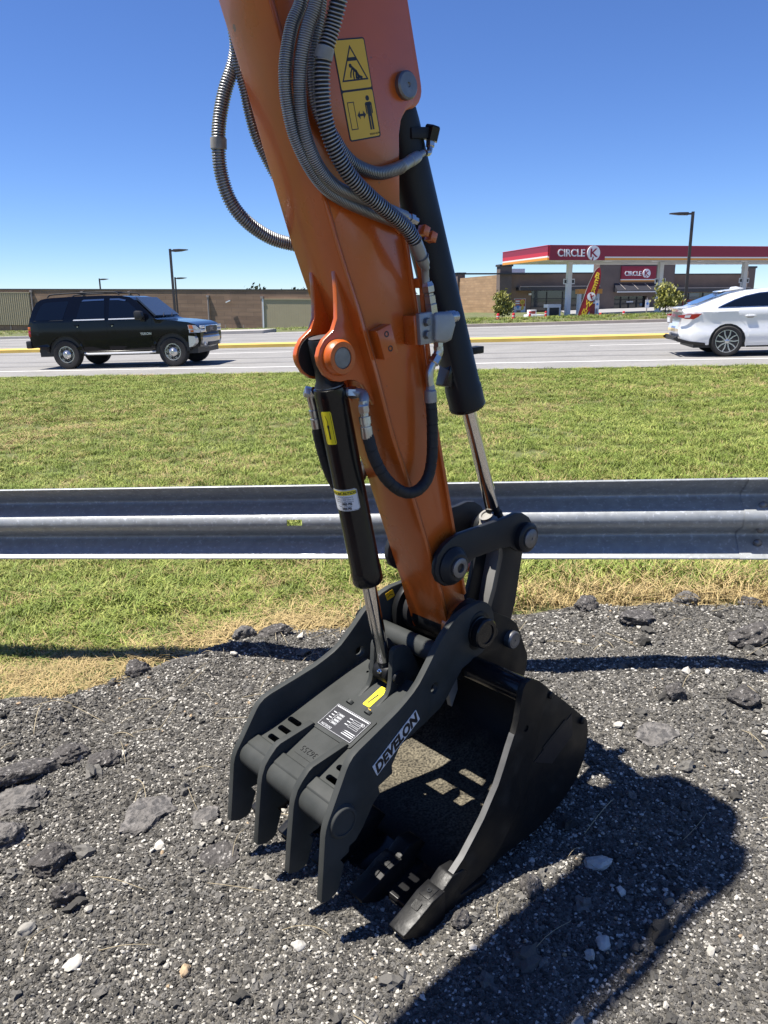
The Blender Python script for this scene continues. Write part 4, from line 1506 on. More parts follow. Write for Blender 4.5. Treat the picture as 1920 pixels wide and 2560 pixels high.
# rod-end eye plate at the top: flattened neck with a cross hole
MB().lathe(on_ax(1.418), ax, [(0, .026), (.006, .031), (.05, .031), (.075, .029), (.105, .031), (.118, .038)], 28).build('neck', 'black_paint', TC, ang=40)
MB().lathe(on_ax(1.4175) - ax * .0006, -ax, [(0, .028), (.0010, .028), (.0010, 0)], 28).build('neck_top', 'pin_steel', TC)
pr = Vector((.75, .66, -.1)).normalized()
MB().lathe(on_ax(1.345) + pr * .027, pr, [(0, .009), (.0035, .009), (.0035, .007), (-.001, .006)], 16).build('cross_hole', 'label_black', TC)
MB().lathe(on_ax(1.302), ax, [(0, .036), (.003, .0365), (.004, .036)], 30).build('weld_ring', 'pin_steel', TC)


def cyl_wrap(V, z, ang0, r, a_off=0.0):
    """wrap flat (u right, v up) print onto the barrel; ang0 measured from the view-facing side"""
    c = on_ax(z)
    vd = Vector((1.25, 1.525, 0)).normalized()
    vd = (vd - ax * vd.dot(ax)).normalized()
    rd_ = Vector((-vd.y, vd.x, 0))
    rd_ = (rd_ - ax * rd_.dot(ax)).normalized()
    out = []
    for v in V:
        a = ang0 + v[0] / r
        out.append(c - ax * v[1] + (vd * math.cos(a) + rd_ * math.sin(a)) * (r + (v[2] if len(v) > 2 else 0)))
    return out


def wrap_rect(x0, x1, y0, y1, z, a0, r, m, name, parent, rounded=.004):
    n = 14
    V, F = [], []
    for i in range(n + 1):
        x = x0 + (x1 - x0) * i / n
        dd = min(x - x0, x1 - x)
        c = max(0, rounded - math.sqrt(max(0, rounded ** 2 - max(0, rounded - dd) ** 2))) if dd < rounded else 0
        V += [(x, y0 + c, 0), (x, y1 - c, 0)]
    F = [(2 * i, 2 * i + 2, 2 * i + 3, 2 * i + 1) for i in range(n)]
    return MB().add(cyl_wrap(V, z, a0, r), F).build(name, m, parent, ang=60)


s1 = wrap_rect(-.0145, .0145, -.043, .043, 1.205, math.radians(-30), .0420, 'bright_yellow', 'grease_sticker', TC)
fr = frame_poly(-.0118, -.039, .0118, .039, .0009) + stroke([(.0, -.028), (.0, .004)], .004) + stroke([(.0, .004), (.001, .018), (-.003, .032)], .0016) + [rrect(-.003, .0, .003, .008, .001)]
mb = MB()
for p in fr:
    mb.add(cyl_wrap([(a, b, .0004) for a, b in p], 1.205, math.radians(-30), .0420), [tuple(range(len(p)))])
mb.build('sticker_symbol', 'label_black', s1)
s2 = wrap_rect(-.050, .030, -.030, .030, 1.012, math.radians(-14), .0420, 'label_white', 'caution_sticker', TC)
mb = MB()
for p in frame_poly(-.049, -.0285, .0285, .0285, .0007):
    n = 10
    (x0, y0), (x1, y1) = p[0], p[2]
    for i in range(n):
        a, b = x0 + (x1 - x0) * i / n, x0 + (x1 - x0) * (i + 1) / n
        mb.add(cyl_wrap([(a, y0, .0004), (b, y0, .0004), (b, y1, .0004), (a, y1, .0004)], 1.012, math.radians(-14), .0420), [(0, 1, 2, 3)])
mb.build('sticker_border', 'label_black', s2)
wrap_rect(-.047, .0265, .014, .0265, 1.012, math.radians(-14), .0423, 'bright_yellow', 'caution_band', s2, .001)
for s, sz, x, y, b in (('CAUTION', .0105, .006, .0195, .0003), ('CAUTION', .0105, -.036, .0195, .0003), ('Increase of pressure is', .0062, -.010, .0085, 0), ('limited by relief valve to:', .0062, -.010, .0025, 0),
                       ('Recommended Pressure', .0058, -.010, -.0035, 0), ('1800 PSI', .0092, -.004, -.0105, .0004), ('Maximum Pressure', .0056, -.010, -.017, 0), ('3000 PSI', .0085, -.006, -.0235, .0004)):
    V, F = text_verts(s, sz, 0, b)
    MB().add(cyl_wrap([(v.x * .9 + x, v.y + y, .0006) for v in V], 1.012, math.radians(-14), .0421), F).build('sticker_print', 'label_black', s2)
flat([[(-.0035, 0), (.0035, 0), (0, .006)]], cyl_wrap([(-.0195, .0165, .0007)], 1.012, math.radians(-14), .0422)[0], Vector((-.774, .634, 0)), -ax, .0, .0002).build('sticker_print', 'label_black', s2)

# --- bucket cylinder behind the stick
BC_ = empty('bucket_cylinder', (0, 0, 0))
BC_.parent = EX
P0 = Vector((.100, 0, 1.985))
P1 = Vector((-.346, 0, .789))
ax2 = (P1 - P0).normalized()


def on2(z):
    return P0 + ax2 * ((z - P0.z) / ax2.z)


b0, b1 = on2(1.95), on2(1.196)
LB2 = (b1 - b0).length
MB().lathe(b0, ax2, [(-.05, .02), (-.045, .044), (.0, .050), (.03, .0515), (LB2 - .07, .0515), (LB2 - .066, .0535), (LB2 - .004, .0535), (LB2, .050), (LB2, .03)], 40).build('barrel', 'grey_black', BC_, ang=40)
MB().lathe(b1 - ax2 * .0105, ax2, [(0, .0542), (.003, .0548), (.006, .0542)], 40).build('end_ring', 'gloss_black', BC_)
MB().cyl(on2(1.20), on2(.835), .0215, 28).build('rod', 'chrome', BC_, ang=50)
MB().lathe(on2(.872), ax2, [(0, .0225), (.02, .0225), (.022, .027), (.03, .028), (.05, .028)], 26).build('rod_collar', 'black_paint', BC_, ang=40)
MB().cyl((P1.x, -.042, P1.z), (P1.x, .042, P1.z), .052, 28, .004).build('rod_eye', 'grease', BC_, ang=50)
MB().lathe((-.305, .0, .825), (.55, 0, .84), [(0, .030), (.012, .030), (.02, .020), (.026, .020), (.029, .024), (.031, .024), (.031, .017), (.026, .015)], 22).build('eye_port', 'grease', BC_, ang=40)
MB().obox(on2(1.362) + Vector((-.075, 0, -.002)), (-1, .05, .06), (0, 1, 0), (0, 0, 1), .034, .016, .010).build('stop_lug', 'black_paint', BC_, bevel=.002)
MB().obox(on2(1.298) + Vector((.056, .0, 0)), (1, 0, .3), (0, 1, 0), (-.3, 0, 1), .012, .022, .034).build('hose_clip', 'gloss_black', BC_, bevel=.003)
# head port with plastic cap and swivel fitting
pb = Vector((.055, .045, 1.897))
MB().obox(pb, (-.96, .15, .1), (0, 1, 0), (.1, 0, 1), .03, .014, .013).build('port_boss', 'grey_black', BC_, bevel=.003)
MB().lathe((.020, .052, 1.884), (-.15, .2, 1), [(0, .021), (.03, .021), (.034, .018), (.034, 0)], 6).build('port_cap', 'gloss_black', BC_, ang=20)
pth, _ = spline([(.022, .056, 1.888), (.026, .058, 1.866), (.036, .064, 1.853), (.052, .069, 1.850)], 12)
MB().tube(pth, .0075, 10).build('elbow', 'zinc', BC_)
MB().lathe((.022, .056, 1.886), (.12, .06, -1), [(0, .012), (.016, .012), (.018, .010)], 6).build('swivel_nut', 'zinc', BC_, ang=20)

# --- linkage
hl = arc(-.024, .772, .072, 60, 265, 12) if 0 else None
hlp = [(.048, .765), (.046, .79), (.035, .818), (.015, .838), (-.015, .853), (-.05, .861), (-.136, .864), (-.259, .868), (-.300, .874), (-.335, .868), (-.368, .848), (-.392, .815), (-.396, .78), (-.382, .748), (-.350, .735), (-.315, .748), (-.281, .770), (-.229, .776),
       (-.12, .773), (-.092, .762), (-.078, .735), (-.055, .718), (-.024, .712), (.008, .718), (.034, .737)]
for s in (-1, 1):
    o = MB().prism(hlp, s * .090, s * .107).build('side_link', 'grey_black', EX, bevel=.003)
    MB().lathe((-.024, s * .084, .772), (0, s, 0), [(-.012, .056), (.028, .056), (.032, .052), (.044, .042), (.046, .036), (.046, .0)], 30).build('link_boss', 'grey_black', o, ang=40)
    MB().lathe((-.024, s * .1285, .772), (0, s, 0), [(0, .029), (.008, .029), (.0095, .027), (.0095, .014), (.004, .013), (-.0, .012)], 30).build('bush_ring', 'pin_steel', o, ang=40)
    MB().lathe((-.024, s * .1305, .772), (0, s, 0), [(0, .0135), (.002, .0135), (.002, 0)], 20).build('bush_bore', 'label_black', o)
    MB().lathe((-.346, s * .106, .789), (0, s, 0), [(0, .047), (.018, .047), (.022, .042), (.024, .034)], 30).build('link_boss', 'grey_black', o, ang=40)
    MB().lathe((-.346, s * .123, .789), (0, s, 0), [(0, .030), (.012, .030), (.0145, .027), (.0145, .004), (.0125, .0035), (.0125, 0)], 30).build('pin_cap', 'pin_steel', o, ang=40)
MB().cyl((-.024, -.10, .772), (-.024, .10, .772), .03, 20).build('link_shaft', 'pin_steel', EX)
MB().cyl((-.346, -.12, .789), (-.346, .12, .789), .028, 20).build('link_shaft', 'pin_steel', EX)
BL = empty('bucket_link', (0, 0, 0))
BL.parent = EX
blp = arc(-.348, .789, .052, 15, 175, 8) + [(-.402, .72), (-.372, .55), (-.345, .47)] + arc(-.275, .478, .05, 200, 350, 8) + [(-.24, .54), (-.272, .62), (-.300, .72)]
for s in (-1, 1):
    MB().prism(blp, s * .044, s * .062).build('link_plate', 'grey_black', BL, bevel=.003)
MB().prism([(-.385, .70), (-.37, .72), (-.352, .725), (-.30, .50), (-.312, .50), (-.36, .65)], -.0445, .0445).build('link_web', 'pale_grey', BL, bevel=.002)  # web coloured paler grey to stand in for grazing sun on it
MB().obox((-.305, -.075, .655), (-1, 0, .5), (0, 1, 0), (.5, 0, 1), .016, .01, .012).build('grease_block', 'orange_paint', EX, bevel=.002)

# --- hoses


def spring_hose(name, pts, r, pitch, wire, core='rubber', coil='spring_steel', n=None, ends=()):
    pth, L = spline(pts, 90)
    h = MB().tube(pth, r - wire * .9, 14).build(name, core, EX, ang=80)
    turns = L / pitch
    steps = int(turns * 14)
    P, _ = spline(pts, max(60, int(turns * 2)))
    Pf, T, N, B = frames(P)
    hel = []
    for i in range(steps + 1):
        u = i / steps
        f = u * (len(P) - 1)
        k = min(len(P) - 2, int(f))
        t = f - k
        c = P[k].lerp(P[k + 1], t)
        nn = N[k].lerp(N[k + 1], t)
        bb = B[k].lerp(B[k + 1], t)
        a = 2 * PI * turns * u
        hel.append(c + (nn * math.cos(a) + bb * math.sin(a)) * r)
    MB().tube(hel, wire, 5).build('coil_spring', coil, h, ang=80)
    return h


def fitting(parent, p, d, segs, m='zinc'):
    return MB().lathe(p, d, segs[0], segs[1]).build('hose_fitting', m, parent, ang=28)


hA = [(.47, .17, 2.30), (.472, .16, 2.15), (.474, .149, 2.069), (.49, .138, 2.025), (.501, .128, 1.966), (.5, .121, 1.922), (.491, .114, 1.882), (.473, .108, 1.834), (.442, .105, 1.786), (.401, .101, 1.747), (.354, .1, 1.723), (.291, .1, 1.705), (.20, .098, 1.686), (.12, .090, 1.672)]
hB = [(.46, .24, 2.30), (.46, .205, 2.15), (.463, .183, 2.062), (.475, .167, 2.015), (.481, .152, 1.964), (.479, .14, 1.916), (.469, .129, 1.87), (.451, .125, 1.818), (.419, .121, 1.773), (.376, .117, 1.744), (.326, .113, 1.731), (.255, .108, 1.718)]
hC = [(.40, .28, 2.30), (.415, .235, 2.15), (.424, .203, 2.066), (.429, .186, 2.022), (.444, .174, 1.966), (.443, .166, 1.916), (.433, .159, 1.869), (.408, .154, 1.816), (.365, .15, 1.765), (.308, .15, 1.725), (.249, .15, 1.694), (.193, .147, 1.665), (.160, .143, 1.637)]
hD = [(.395, .13, 2.32), (.398, .12, 2.15), (.405, .115, 2.074), (.415, .111, 2.015), (.417, .106, 1.969), (.412, .102, 1.92), (.395, .1, 1.878), (.364, .1, 1.845), (.337, .1, 1.815), (.299, .1, 1.793), (.237, .098, 1.784), (.18, .094, 1.797), (.150, .090, 1.808)]
hE = [(.50, -.04, 2.26), (.478, -.085, 2.16), (.458, -.115, 2.06), (.456, -.136, 2.019), (.472, -.152, 1.968), (.485, -.162, 1.909), (.49, -.166, 1.856), (.486, -.17, 1.796), (.468, -.166, 1.734), (.431, -.162, 1.691), (.376, -.154, 1.658), (.325, -.142, 1.643), (.25, -.115, 1.632), (.18, -.10, 1.63)]
hF = [(.50, -.095, 2.2), (.47, -.105, 2.07), (.452, -.12, 2.008), (.438, -.124, 1.968), (.427, -.128, 1.928), (.412, -.128, 1.877), (.39, -.124, 1.832), (.35, -.115, 1.77), (.28, -.105, 1.72)]
h = spring_hose('hydraulic_hose', hA, .0125, .0042, .0015, core='pin_steel')
h['label'] = 'fine grey spring-guarded hose nearest the stick front'
h = spring_hose('hydraulic_hose', hB, .0128, .0042, .0015, core='pin_steel')
MB().cyl((.262, .108, 1.7195), (.150, .101, 1.696), .0125, 18, .001).build('hose_ferrule', 'cast_steel', h, ang=40)
fitting(h, (.150, .101, 1.696), (-.97, -.05, -.22), ([(0, .0095), (.012, .0095), (.013, .0125), (.026, .0125), (.027, .009), (.04, .009)], 6))
h = spring_hose('hydraulic_hose', hC, .0160, .0072, .0019)
h['label'] = 'thick black hose in an open coil spring'
d_ = (Vector((.103, .123, 1.577)) - Vector((.160, .143, 1.637))).normalized()
MB().lathe((.160, .143, 1.637), d_, [(0, .0165), (.035, .0165), (.036, .0155), (.052, .0160), (.070, .0145), (.078, .0105), (.086, .0095)], 20).build('hose_ferrule', 'cast_steel', h, ang=40)
pth, _ = spline([Vector((.160, .143, 1.637)) + d_ * .08, (.102, .119, 1.574), (.094, .112, 1.556), (.089, .110, 1.540)], 12)
MB().tube(pth, .0095, 14).build('hose_elbow', 'cast_steel', h)
MB().lathe((.129, .135, 1.604), d_, [(0, .0168), (.0022, .0168)], 20).build('crimp_line', 'pin_steel', h)
h = spring_hose('hydraulic_hose', hD, .0138, .0050, .0016, core='pin_steel')
d_ = (Vector((.072, .074, 1.844)) - Vector((.150, .090, 1.808))).normalized()
MB().lathe((.155, .091, 1.806), d_, [(0, .0135), (.040, .0135), (.041, .0145), (.066, .0140), (.078, .0125), (.082, .0085), (.104, .0075)], 20).build('hose_ferrule', 'cast_steel', h, ang=40)
h = spring_hose('hydraulic_hose', hE, .0152, .0060, .0019, core='pin_steel')
h['label'] = 'thick spring-wound hose looping out in front of the sky'
spring_hose('hydraulic_hose', hF, .0122, .0058, .0018, core='pin_steel')
# printed sleeve marks
for pts, r, u0 in ((hC, .0186, .405), (hE, .0188, .475)):
    P, L = spline(pts, 200)
    k = int(u0 * 200)
    MB().tube(P[k:k + 6], r, 14, cap=False).build('hose_marking', 'grease', EX)


def wrapped_hose(name, pts, r):
    P, L = spline(pts, 60)
    h = MB().tube(P, r * .86, 14).build(name, 'rubber', EX, ang=60)
    n = int(L / .020)
    for i in range(n):
        a, b = i / n, (i + .965) / n
        q, _ = spline(pts, 400)
        seg = q[int(a * 399):int(b * 399) + 1]
        rr = [r * (1.0 + .05 * j / max(1, len(seg) - 1)) for j in range(len(seg))]
        if len(seg) > 2:
            MB().tube(seg[::max(1, len(seg) // 5)] + [seg[-1]] if (len(seg) - 1) % max(1, len(seg) // 5) else seg[::max(1, len(seg) // 5)],
                      np.linspace(r, r * 1.06, len((seg[::max(1, len(seg) // 5)] + [seg[-1]]) if (len(seg) - 1) % max(1, len(seg) // 5) else seg[::max(1, len(seg) // 5)])).tolist(), 14).build('spiral_wrap', 'rubber', h, ang=50)
    return h


hG = [(.2665, .083, 1.180), (.254, .092, 1.123), (.231, .103, 1.073), (.2, .112, 1.039), (.164, .117, 1.02), (.125, .12, 1.023), (.092, .12, 1.049), (.075, .118, 1.097), (.07, .115, 1.158), (.07, .113, 1.215), (.072, .11, 1.250)]
h = wrapped_hose('hydraulic_hose', hG, .0148)
h['label'] = 'black spiral-wrapped hose hanging in a U across the stick'
MB().lathe((.2665, .083, 1.172), (.10, -.07, 1), [(0, .0145), (.004, .0155), (.030, .0150), (.031, .0125), (.036, .0125), (.037, .0150), (.055, .0150), (.056, .011), (.064, .011)], 16).build('hose_ferrule', 'zinc', h, ang=28)
MB().lathe((.272, .079, 1.236), (.12, -.04, 1), [(0, .013), (.004, .0145), (.018, .0145), (.022, .012), (.03, .0115)], 6).build('hose_fitting', 'zinc', h, ang=20)
pth, _ = spline([(.273, .078, 1.255), (.268, .074, 1.270), (.264, .062, 1.280), (.276, .044, 1.283), (.288, .026, 1.284)], 18)
MB().tube(pth, .0125, 12).build('hose_elbow', 'cast_steel', h)
MB().lathe((.276, .042, 1.283), (.65, -.76, .03), [(-.008, .0155), (.010, .0155)], 6).build('hose_fitting', 'zinc', h, ang=20)
MB().lathe((.072, .11, 1.245), (.02, 0, 1), [(0, .0155), (.004, .0165), (.030, .0158), (.034, .012), (.045, .011)], 16).build('hose_ferrule', 'cast_steel', h, ang=28)
hI = [(.3125, -.062, 1.192), (.305, -.068, 1.16), (.290, -.07, 1.11), (.272, -.07, 1.06), (.245, -.075, 1.02), (.20, -.085, 1.00), (.15, -.10, 1.01), (.11, -.11, 1.06), (.09, -.11, 1.15)]
h = wrapped_hose('hydraulic_hose', hI, .0140)
MB().lathe((.3125, -.062, 1.187), (.16, -.02, 1), [(0, .0145), (.004, .0152), (.026, .0150), (.027, .0125), (.032, .0125), (.033, .0145), (.048, .0145), (.049, .011), (.056, .011)], 16).build('hose_ferrule', 'zinc', h, ang=28)
pth, _ = spline([(.3215, -.063, 1.243), (.327, -.063, 1.262), (.329, -.060, 1.276), (.328, -.046, 1.284)], 14)
MB().tube(pth, .0125, 12).build('hose_elbow', 'zinc', h)
MB().lathe((.330, -.060, 1.279), (.8, -.45, .25), [(-.012, .0145), (.016, .0145), (.018, .012)], 6).build('hose_fitting', 'zinc', h, ang=20)

# --- shut-off valve on the side of the stick
VB = MB().prism([(.079, 1.472), (.020, 1.474), (.010, 1.462), (.004, 1.440), (.012, 1.420), (.018, 1.402), (.040, 1.396), (.079, 1.400)], .094, .136).build('valve_block', 'cast_steel', EX, bevel=.008, seg=3)
MB().obox((.098, .116, 1.434), (-1, 0, .08), (0, 1, 0), (.08, 0, 1), .026, .008, .039).build('valve_flange', 'cast_steel', VB, bevel=.004)
for z in (1.450, 1.419):
    MB().lathe((.103, .1235, z), (0, 1, 0), [(0, .0125), (.002, .0125), (.0022, .0102), (.010, .0102), (.0115, .009), (.0115, 0)], 6).build('valve_bolt', 'pin_steel', VB, ang=20)
MB().lathe((.010, .118, 1.460), (-1, .15, .05), [(-.01, .016), (.012, .016), (.016, .013), (.022, .013), (.022, 0)], 16).build('valve_plug', 'zinc', VB, ang=30)
zd = Vector((.22, 0, 1)).normalized()
MB().lathe((.070, .112, 1.470), zd, [(0, .0165), (.022, .0165), (.024, .0135), (.026, .0155), (.044, .0155), (.045, .0120), (.050, .0120)], 6).build('hose_fitting', 'zinc', VB, ang=20)
MB().lathe((.082, .112, 1.521), zd, [(0, .015), (.002, .0165), (.016, .0165), (.020, .0145), (.026, .0125)], 6).build('hose_fitting', 'zinc', VB, ang=20)
MB().lathe((.048, .113, 1.398), (0, 0, -1), [(0, .0135), (.012, .0135), (.014, .0115)], 6).build('hose_fitting', 'zinc', VB, ang=20)
pth, _ = spline([(.049, .113, 1.388), (.047, .113, 1.374), (.055, .112, 1.358), (.068, .111, 1.342), (.076, .110, 1.322), (.076, .11, 1.300), (.073, .11, 1.285)], 22)
MB().tube(pth, [.0125] * 5 + [.0105] * 17, 12).build('hose_elbow', 'zinc', VB)
MB().lathe((.052, .1125, 1.362), (.62, 0, -.78), [(0, .0145), (.020, .0145), (.023, .012)], 6).build('hose_fitting', 'zinc', VB, ang=20)

# --- boom above the frame, so the arm hangs from something and casts its shadow
bm_poly = [(.42, 2.86), (.50, 2.70), (.75, 2.68), (1.6, 2.70), (2.9, 2.45), (3.5, 1.9), (3.7, 2.1), (3.1, 2.75), (1.7, 3.02), (.60, 2.98)]
MB().prism(bm_poly, -.125, .10).build('boom', 'orange_paint', EX, bevel=.004)
MB().lathe((.56, -.17, 2.84), (0, 1, 0), [(0, .06), (.34, .06)], 24).build('boom_pin', 'pin_steel', EX)
MB().prism([(.44, 3.0), (.60, 3.5), (.73, 3.61), (.80, 3.5), (.64, 3.0)], -.02, .02).build('shadow_lug', 'orange_paint', stick)  # unseen lug, shaped to fit the end of the arm's ground shadow
MB().cyl((.75, 0, 3.57), (2.4, 0, 3.57), .022, 20).build('shadow_tube', 'grey_black', EX)  # unseen thin tube, added to cast the narrow strip beside the boom's shadow
# the machine itself, out of frame, added close in to shade the stick
MB().box(2.55, 4.3, -.95, .75, .72, 1.55).build('house', 'orange_paint', EX, bevel=.08)
MB().box(2.2, 2.6, -.28, .28, .62, 1.35).build('swing_post', 'grey_black', EX, bevel=.04)
MB().prism([(2.55, 1.2), (2.62, 2.2), (2.85, 2.55), (4.0, 2.55), (4.05, 1.2)], -.98, -.05).build('cab', 'gloss_black', EX, bevel=.05)
for y in (-.95, .55):
    MB().prism(arc(2.25, .24, .30, 90, 270, 9) + arc(4.3, .24, .30, 270, 450, 9), y, y + .38).build('track', 'rubber', EX, bevel=.02)
MB().box(1.95, 2.05, -.95, .95, -.02, .38).build('dozer_blade', 'orange_paint', EX, bevel=.01)
# ------------------------------------------------------------------ vehicles


def bend_cuts(zs, xs):
    return [((0, 0, z), (0, 0, 1)) for z in zs] + [((x, 0, 0), (1, 0, 0)) for x in xs]


def arch(cx, cz, r, n=10, a0=0, a1=180):
    return [(cx + r * math.cos(math.radians(a0 + (a1 - a0) * i / (n - 1))), cz + r * math.sin(math.radians(a0 + (a1 - a0) * i / (n - 1)))) for i in range(n)]


def wheel(parent, x, y, r, rim_r, width, side, style):
    """side -1: outer face towards -y"""
    c = Vector((x, y, r))
    ax_ = Vector((0, side, 0))
    w = width / 2
    t = MB().lathe(c, ax_, [(-w, rim_r * .9), (-w, r * .9), (-w * .8, r * .985), (-w * .4, r), (w * .4, r), (w * .8, r * .985), (w, r * .92), (w * 1.02, rim_r * 1.12), (w * .95, rim_r * 1.02), (w * .8, rim_r)], 40)
    o = t.build('wheel', 'tyre', parent, ang=40)
    if style == 'disc':
        holes = [circle(.70 * rim_r * math.cos(a), .70 * rim_r * math.sin(a), rim_r * .145, 10) for a in np.linspace(0, 2 * PI, 7)[:-1] + .3]
        mb = MB().prism(circle(0, 0, rim_r * 1.02, 36), y + side * w * .72, y + side * w * .80, holes=holes)
        mb.v = [(a + x, b, c_ + r) for a, b, c_ in mb.v]
        mb.build('rim', 'alloy', o, ang=30)
        MB().lathe(c + ax_ * w * .78, ax_, [(0, rim_r * .55), (.012, rim_r * .5), (.03, rim_r * .36), (.034, rim_r * .30), (.05, rim_r * .22), (.05, 0)], 24).build('hub_cap', 'alloy', o)
        MB().lathe(c + ax_ * w * .80, ax_, [(-.02, rim_r * 1.04), (.012, rim_r * 1.04), (.012, rim_r * .93), (-.02, rim_r * .93)], 36).build('rim_lip', 'alloy', o)
    else:
        for k in range(5):
            for dsg in (-1, 1):
                a = 2 * PI * k / 5 + PI / 2
                a2 = a + dsg * .27
                p_in = Vector((math.cos(a + dsg * .10) * rim_r * .15, 0, math.sin(a + dsg * .10) * rim_r * .15))
                p_md = Vector((math.cos(a + dsg * .36) * rim_r * .62, 0, math.sin(a + dsg * .36) * rim_r * .62))
                p_ou = Vector((math.cos(a2) * rim_r * .97, 0, math.sin(a2) * rim_r * .97))
                mb = MB()
                wdt = rim_r * .05
                for p, q, w0, w1 in ((p_in, p_md, wdt, wdt * 1.15), (p_md, p_ou, wdt * 1.15, wdt * .9)):
                    d = (q - p).normalized()
                    nn = Vector((-d.z, 0, d.x))
                    V = []
                    for pt, ww in ((p, w0), (q, w1)):
                        for sg in (-1, 1):
                            for yy in (w * .70, w * .82):
                                V.append(Vector((x, y, r)) + pt + nn * ww * sg + ax_ * yy)
                    mb.add(V, [(0, 1, 3, 2), (4, 6, 7, 5), (0, 4, 5, 1), (2, 3, 7, 6), (1, 5, 7, 3), (0, 2, 6, 4)])
                mb.build('spoke', 'alloy', o)
        MB().lathe(c + ax_ * w * .74, ax_, [(0, rim_r * .2), (.02, rim_r * .19), (.03, rim_r * .12), (.03, 0)], 20).build('hub_cap', 'alloy', o)
        MB().lathe(c + ax_ * w * .80, ax_, [(-.02, rim_r * 1.03), (.01, rim_r * 1.03), (.01, rim_r * .96), (-.02, rim_r * .96)], 40).build('rim_lip', 'alloy', o)
    MB().lathe(c + ax_ * w * .2, ax_, [(0, rim_r), (.01, rim_r), (.01, 0)], 28).build('brake_disc', 'dark_trim', o)
    return o


def car_panel(name, poly, m, parent, yf, side=-1, proud=.004, th=.02, cuts=None, holes=None, label=None, bevel=0):
    """side panel: polygon in (x, z) laid on the body side"""
    mb = MB().prism(poly, -th, 0, holes=holes)

    def f(co):
        return Vector((co.x, side * (yf(co.x, co.z) + proud + co.y), co.z))
    return mb.build(name, m, parent, fn=f, cuts=cuts, ang=40, label=label)


# ---- black SUV
sv_xy = road_xy(-11.83 + 1.46, 18.45 + 0.98)
SV = empty('sport_utility_vehicle', (sv_xy[0], sv_xy[1], z_road(*sv_xy)), ROAD_RZ,
           'black full-size SUV driving right on the near lane, chrome bumper', 'car', 'cars passing on the road')
SV.rotation_euler = (0, -0.02 * math.cos(BETA), ROAD_RZ + math.radians(4.5))
CUT = bend_cuts([.5, .62, .75, .88, 1.0, 1.1, 1.2, 1.27, 1.4, 1.55, 1.7, 1.8], [-2.4, -2.2, -1.9, 1.7, 1.9, 2.1, 2.25])


def yv(x, z):
    y = .985
    if z < .62:
        y -= .05 * ((.62 - z) / .2) ** 2
    if .62 < z < 1.22:
        y -= .012 * (1 - math.sin(PI * (z - .62) / .6))
    if z > 1.20:
        y -= .30 * ((z - 1.20) / .68) ** 1.25 * .75
    if x > 1.6:
        y -= .11 * ((x - 1.6) / .75) ** 2
    if x < -2.1:
        y -= .07 * ((-2.1 - x) / .45) ** 2
    return y


def suv_f(co):
    k = yv(co.x, co.z) / .985
    return Vector((co.x, co.y * k, co.z + (.035 * (1 - (co.y / .985) ** 2) if co.z > 1.0 else 0)))


body = [(-2.46, .62), (-2.53, .70), (-2.54, 1.0), (-2.52, 1.18), (-2.47, 1.30), (-2.36, 1.55), (-2.24, 1.73), (-2.10, 1.81), (-1.9, 1.845), (-1.2, 1.868), (-.4, 1.868), (.15, 1.85), (.38, 1.81), (.52, 1.73), (1.02, 1.27), (1.12, 1.225),
        (1.55, 1.185), (1.95, 1.13), (2.20, 1.065), (2.31, .985), (2.345, .90), (2.35, .66), (2.30, .50)] + [(1.96, .46)] + arch(1.473, .40, .47, 12, 8, 172) + [(.99, .44), (.9, .42), (-.9, .42), (-.99, .44)] + \
       arch(-1.473, .40, .47, 12, 8, 172) + [(-1.97, .50)]
MB().prism(body, -.985, .985).build('body', 'car_black', SV, cuts=CUT, fn=suv_f, ang=28)
MB().box(-2.3, 2.2, -.86, .86, .33, .62).build('chassis', 'dark_trim', SV)
for cx in (-1.473, 1.473):
    MB().prism(arch(cx, .40, .468, 14, 0, 180), -.93, .93).build('wheel_well', 'dark_trim', SV)
for (x, s) in ((1.473, -1), (-1.473, -1), (1.473, 1), (-1.473, 1)):
    wheel(SV, x, s * .845, .382, .215, .26, s, 'disc')
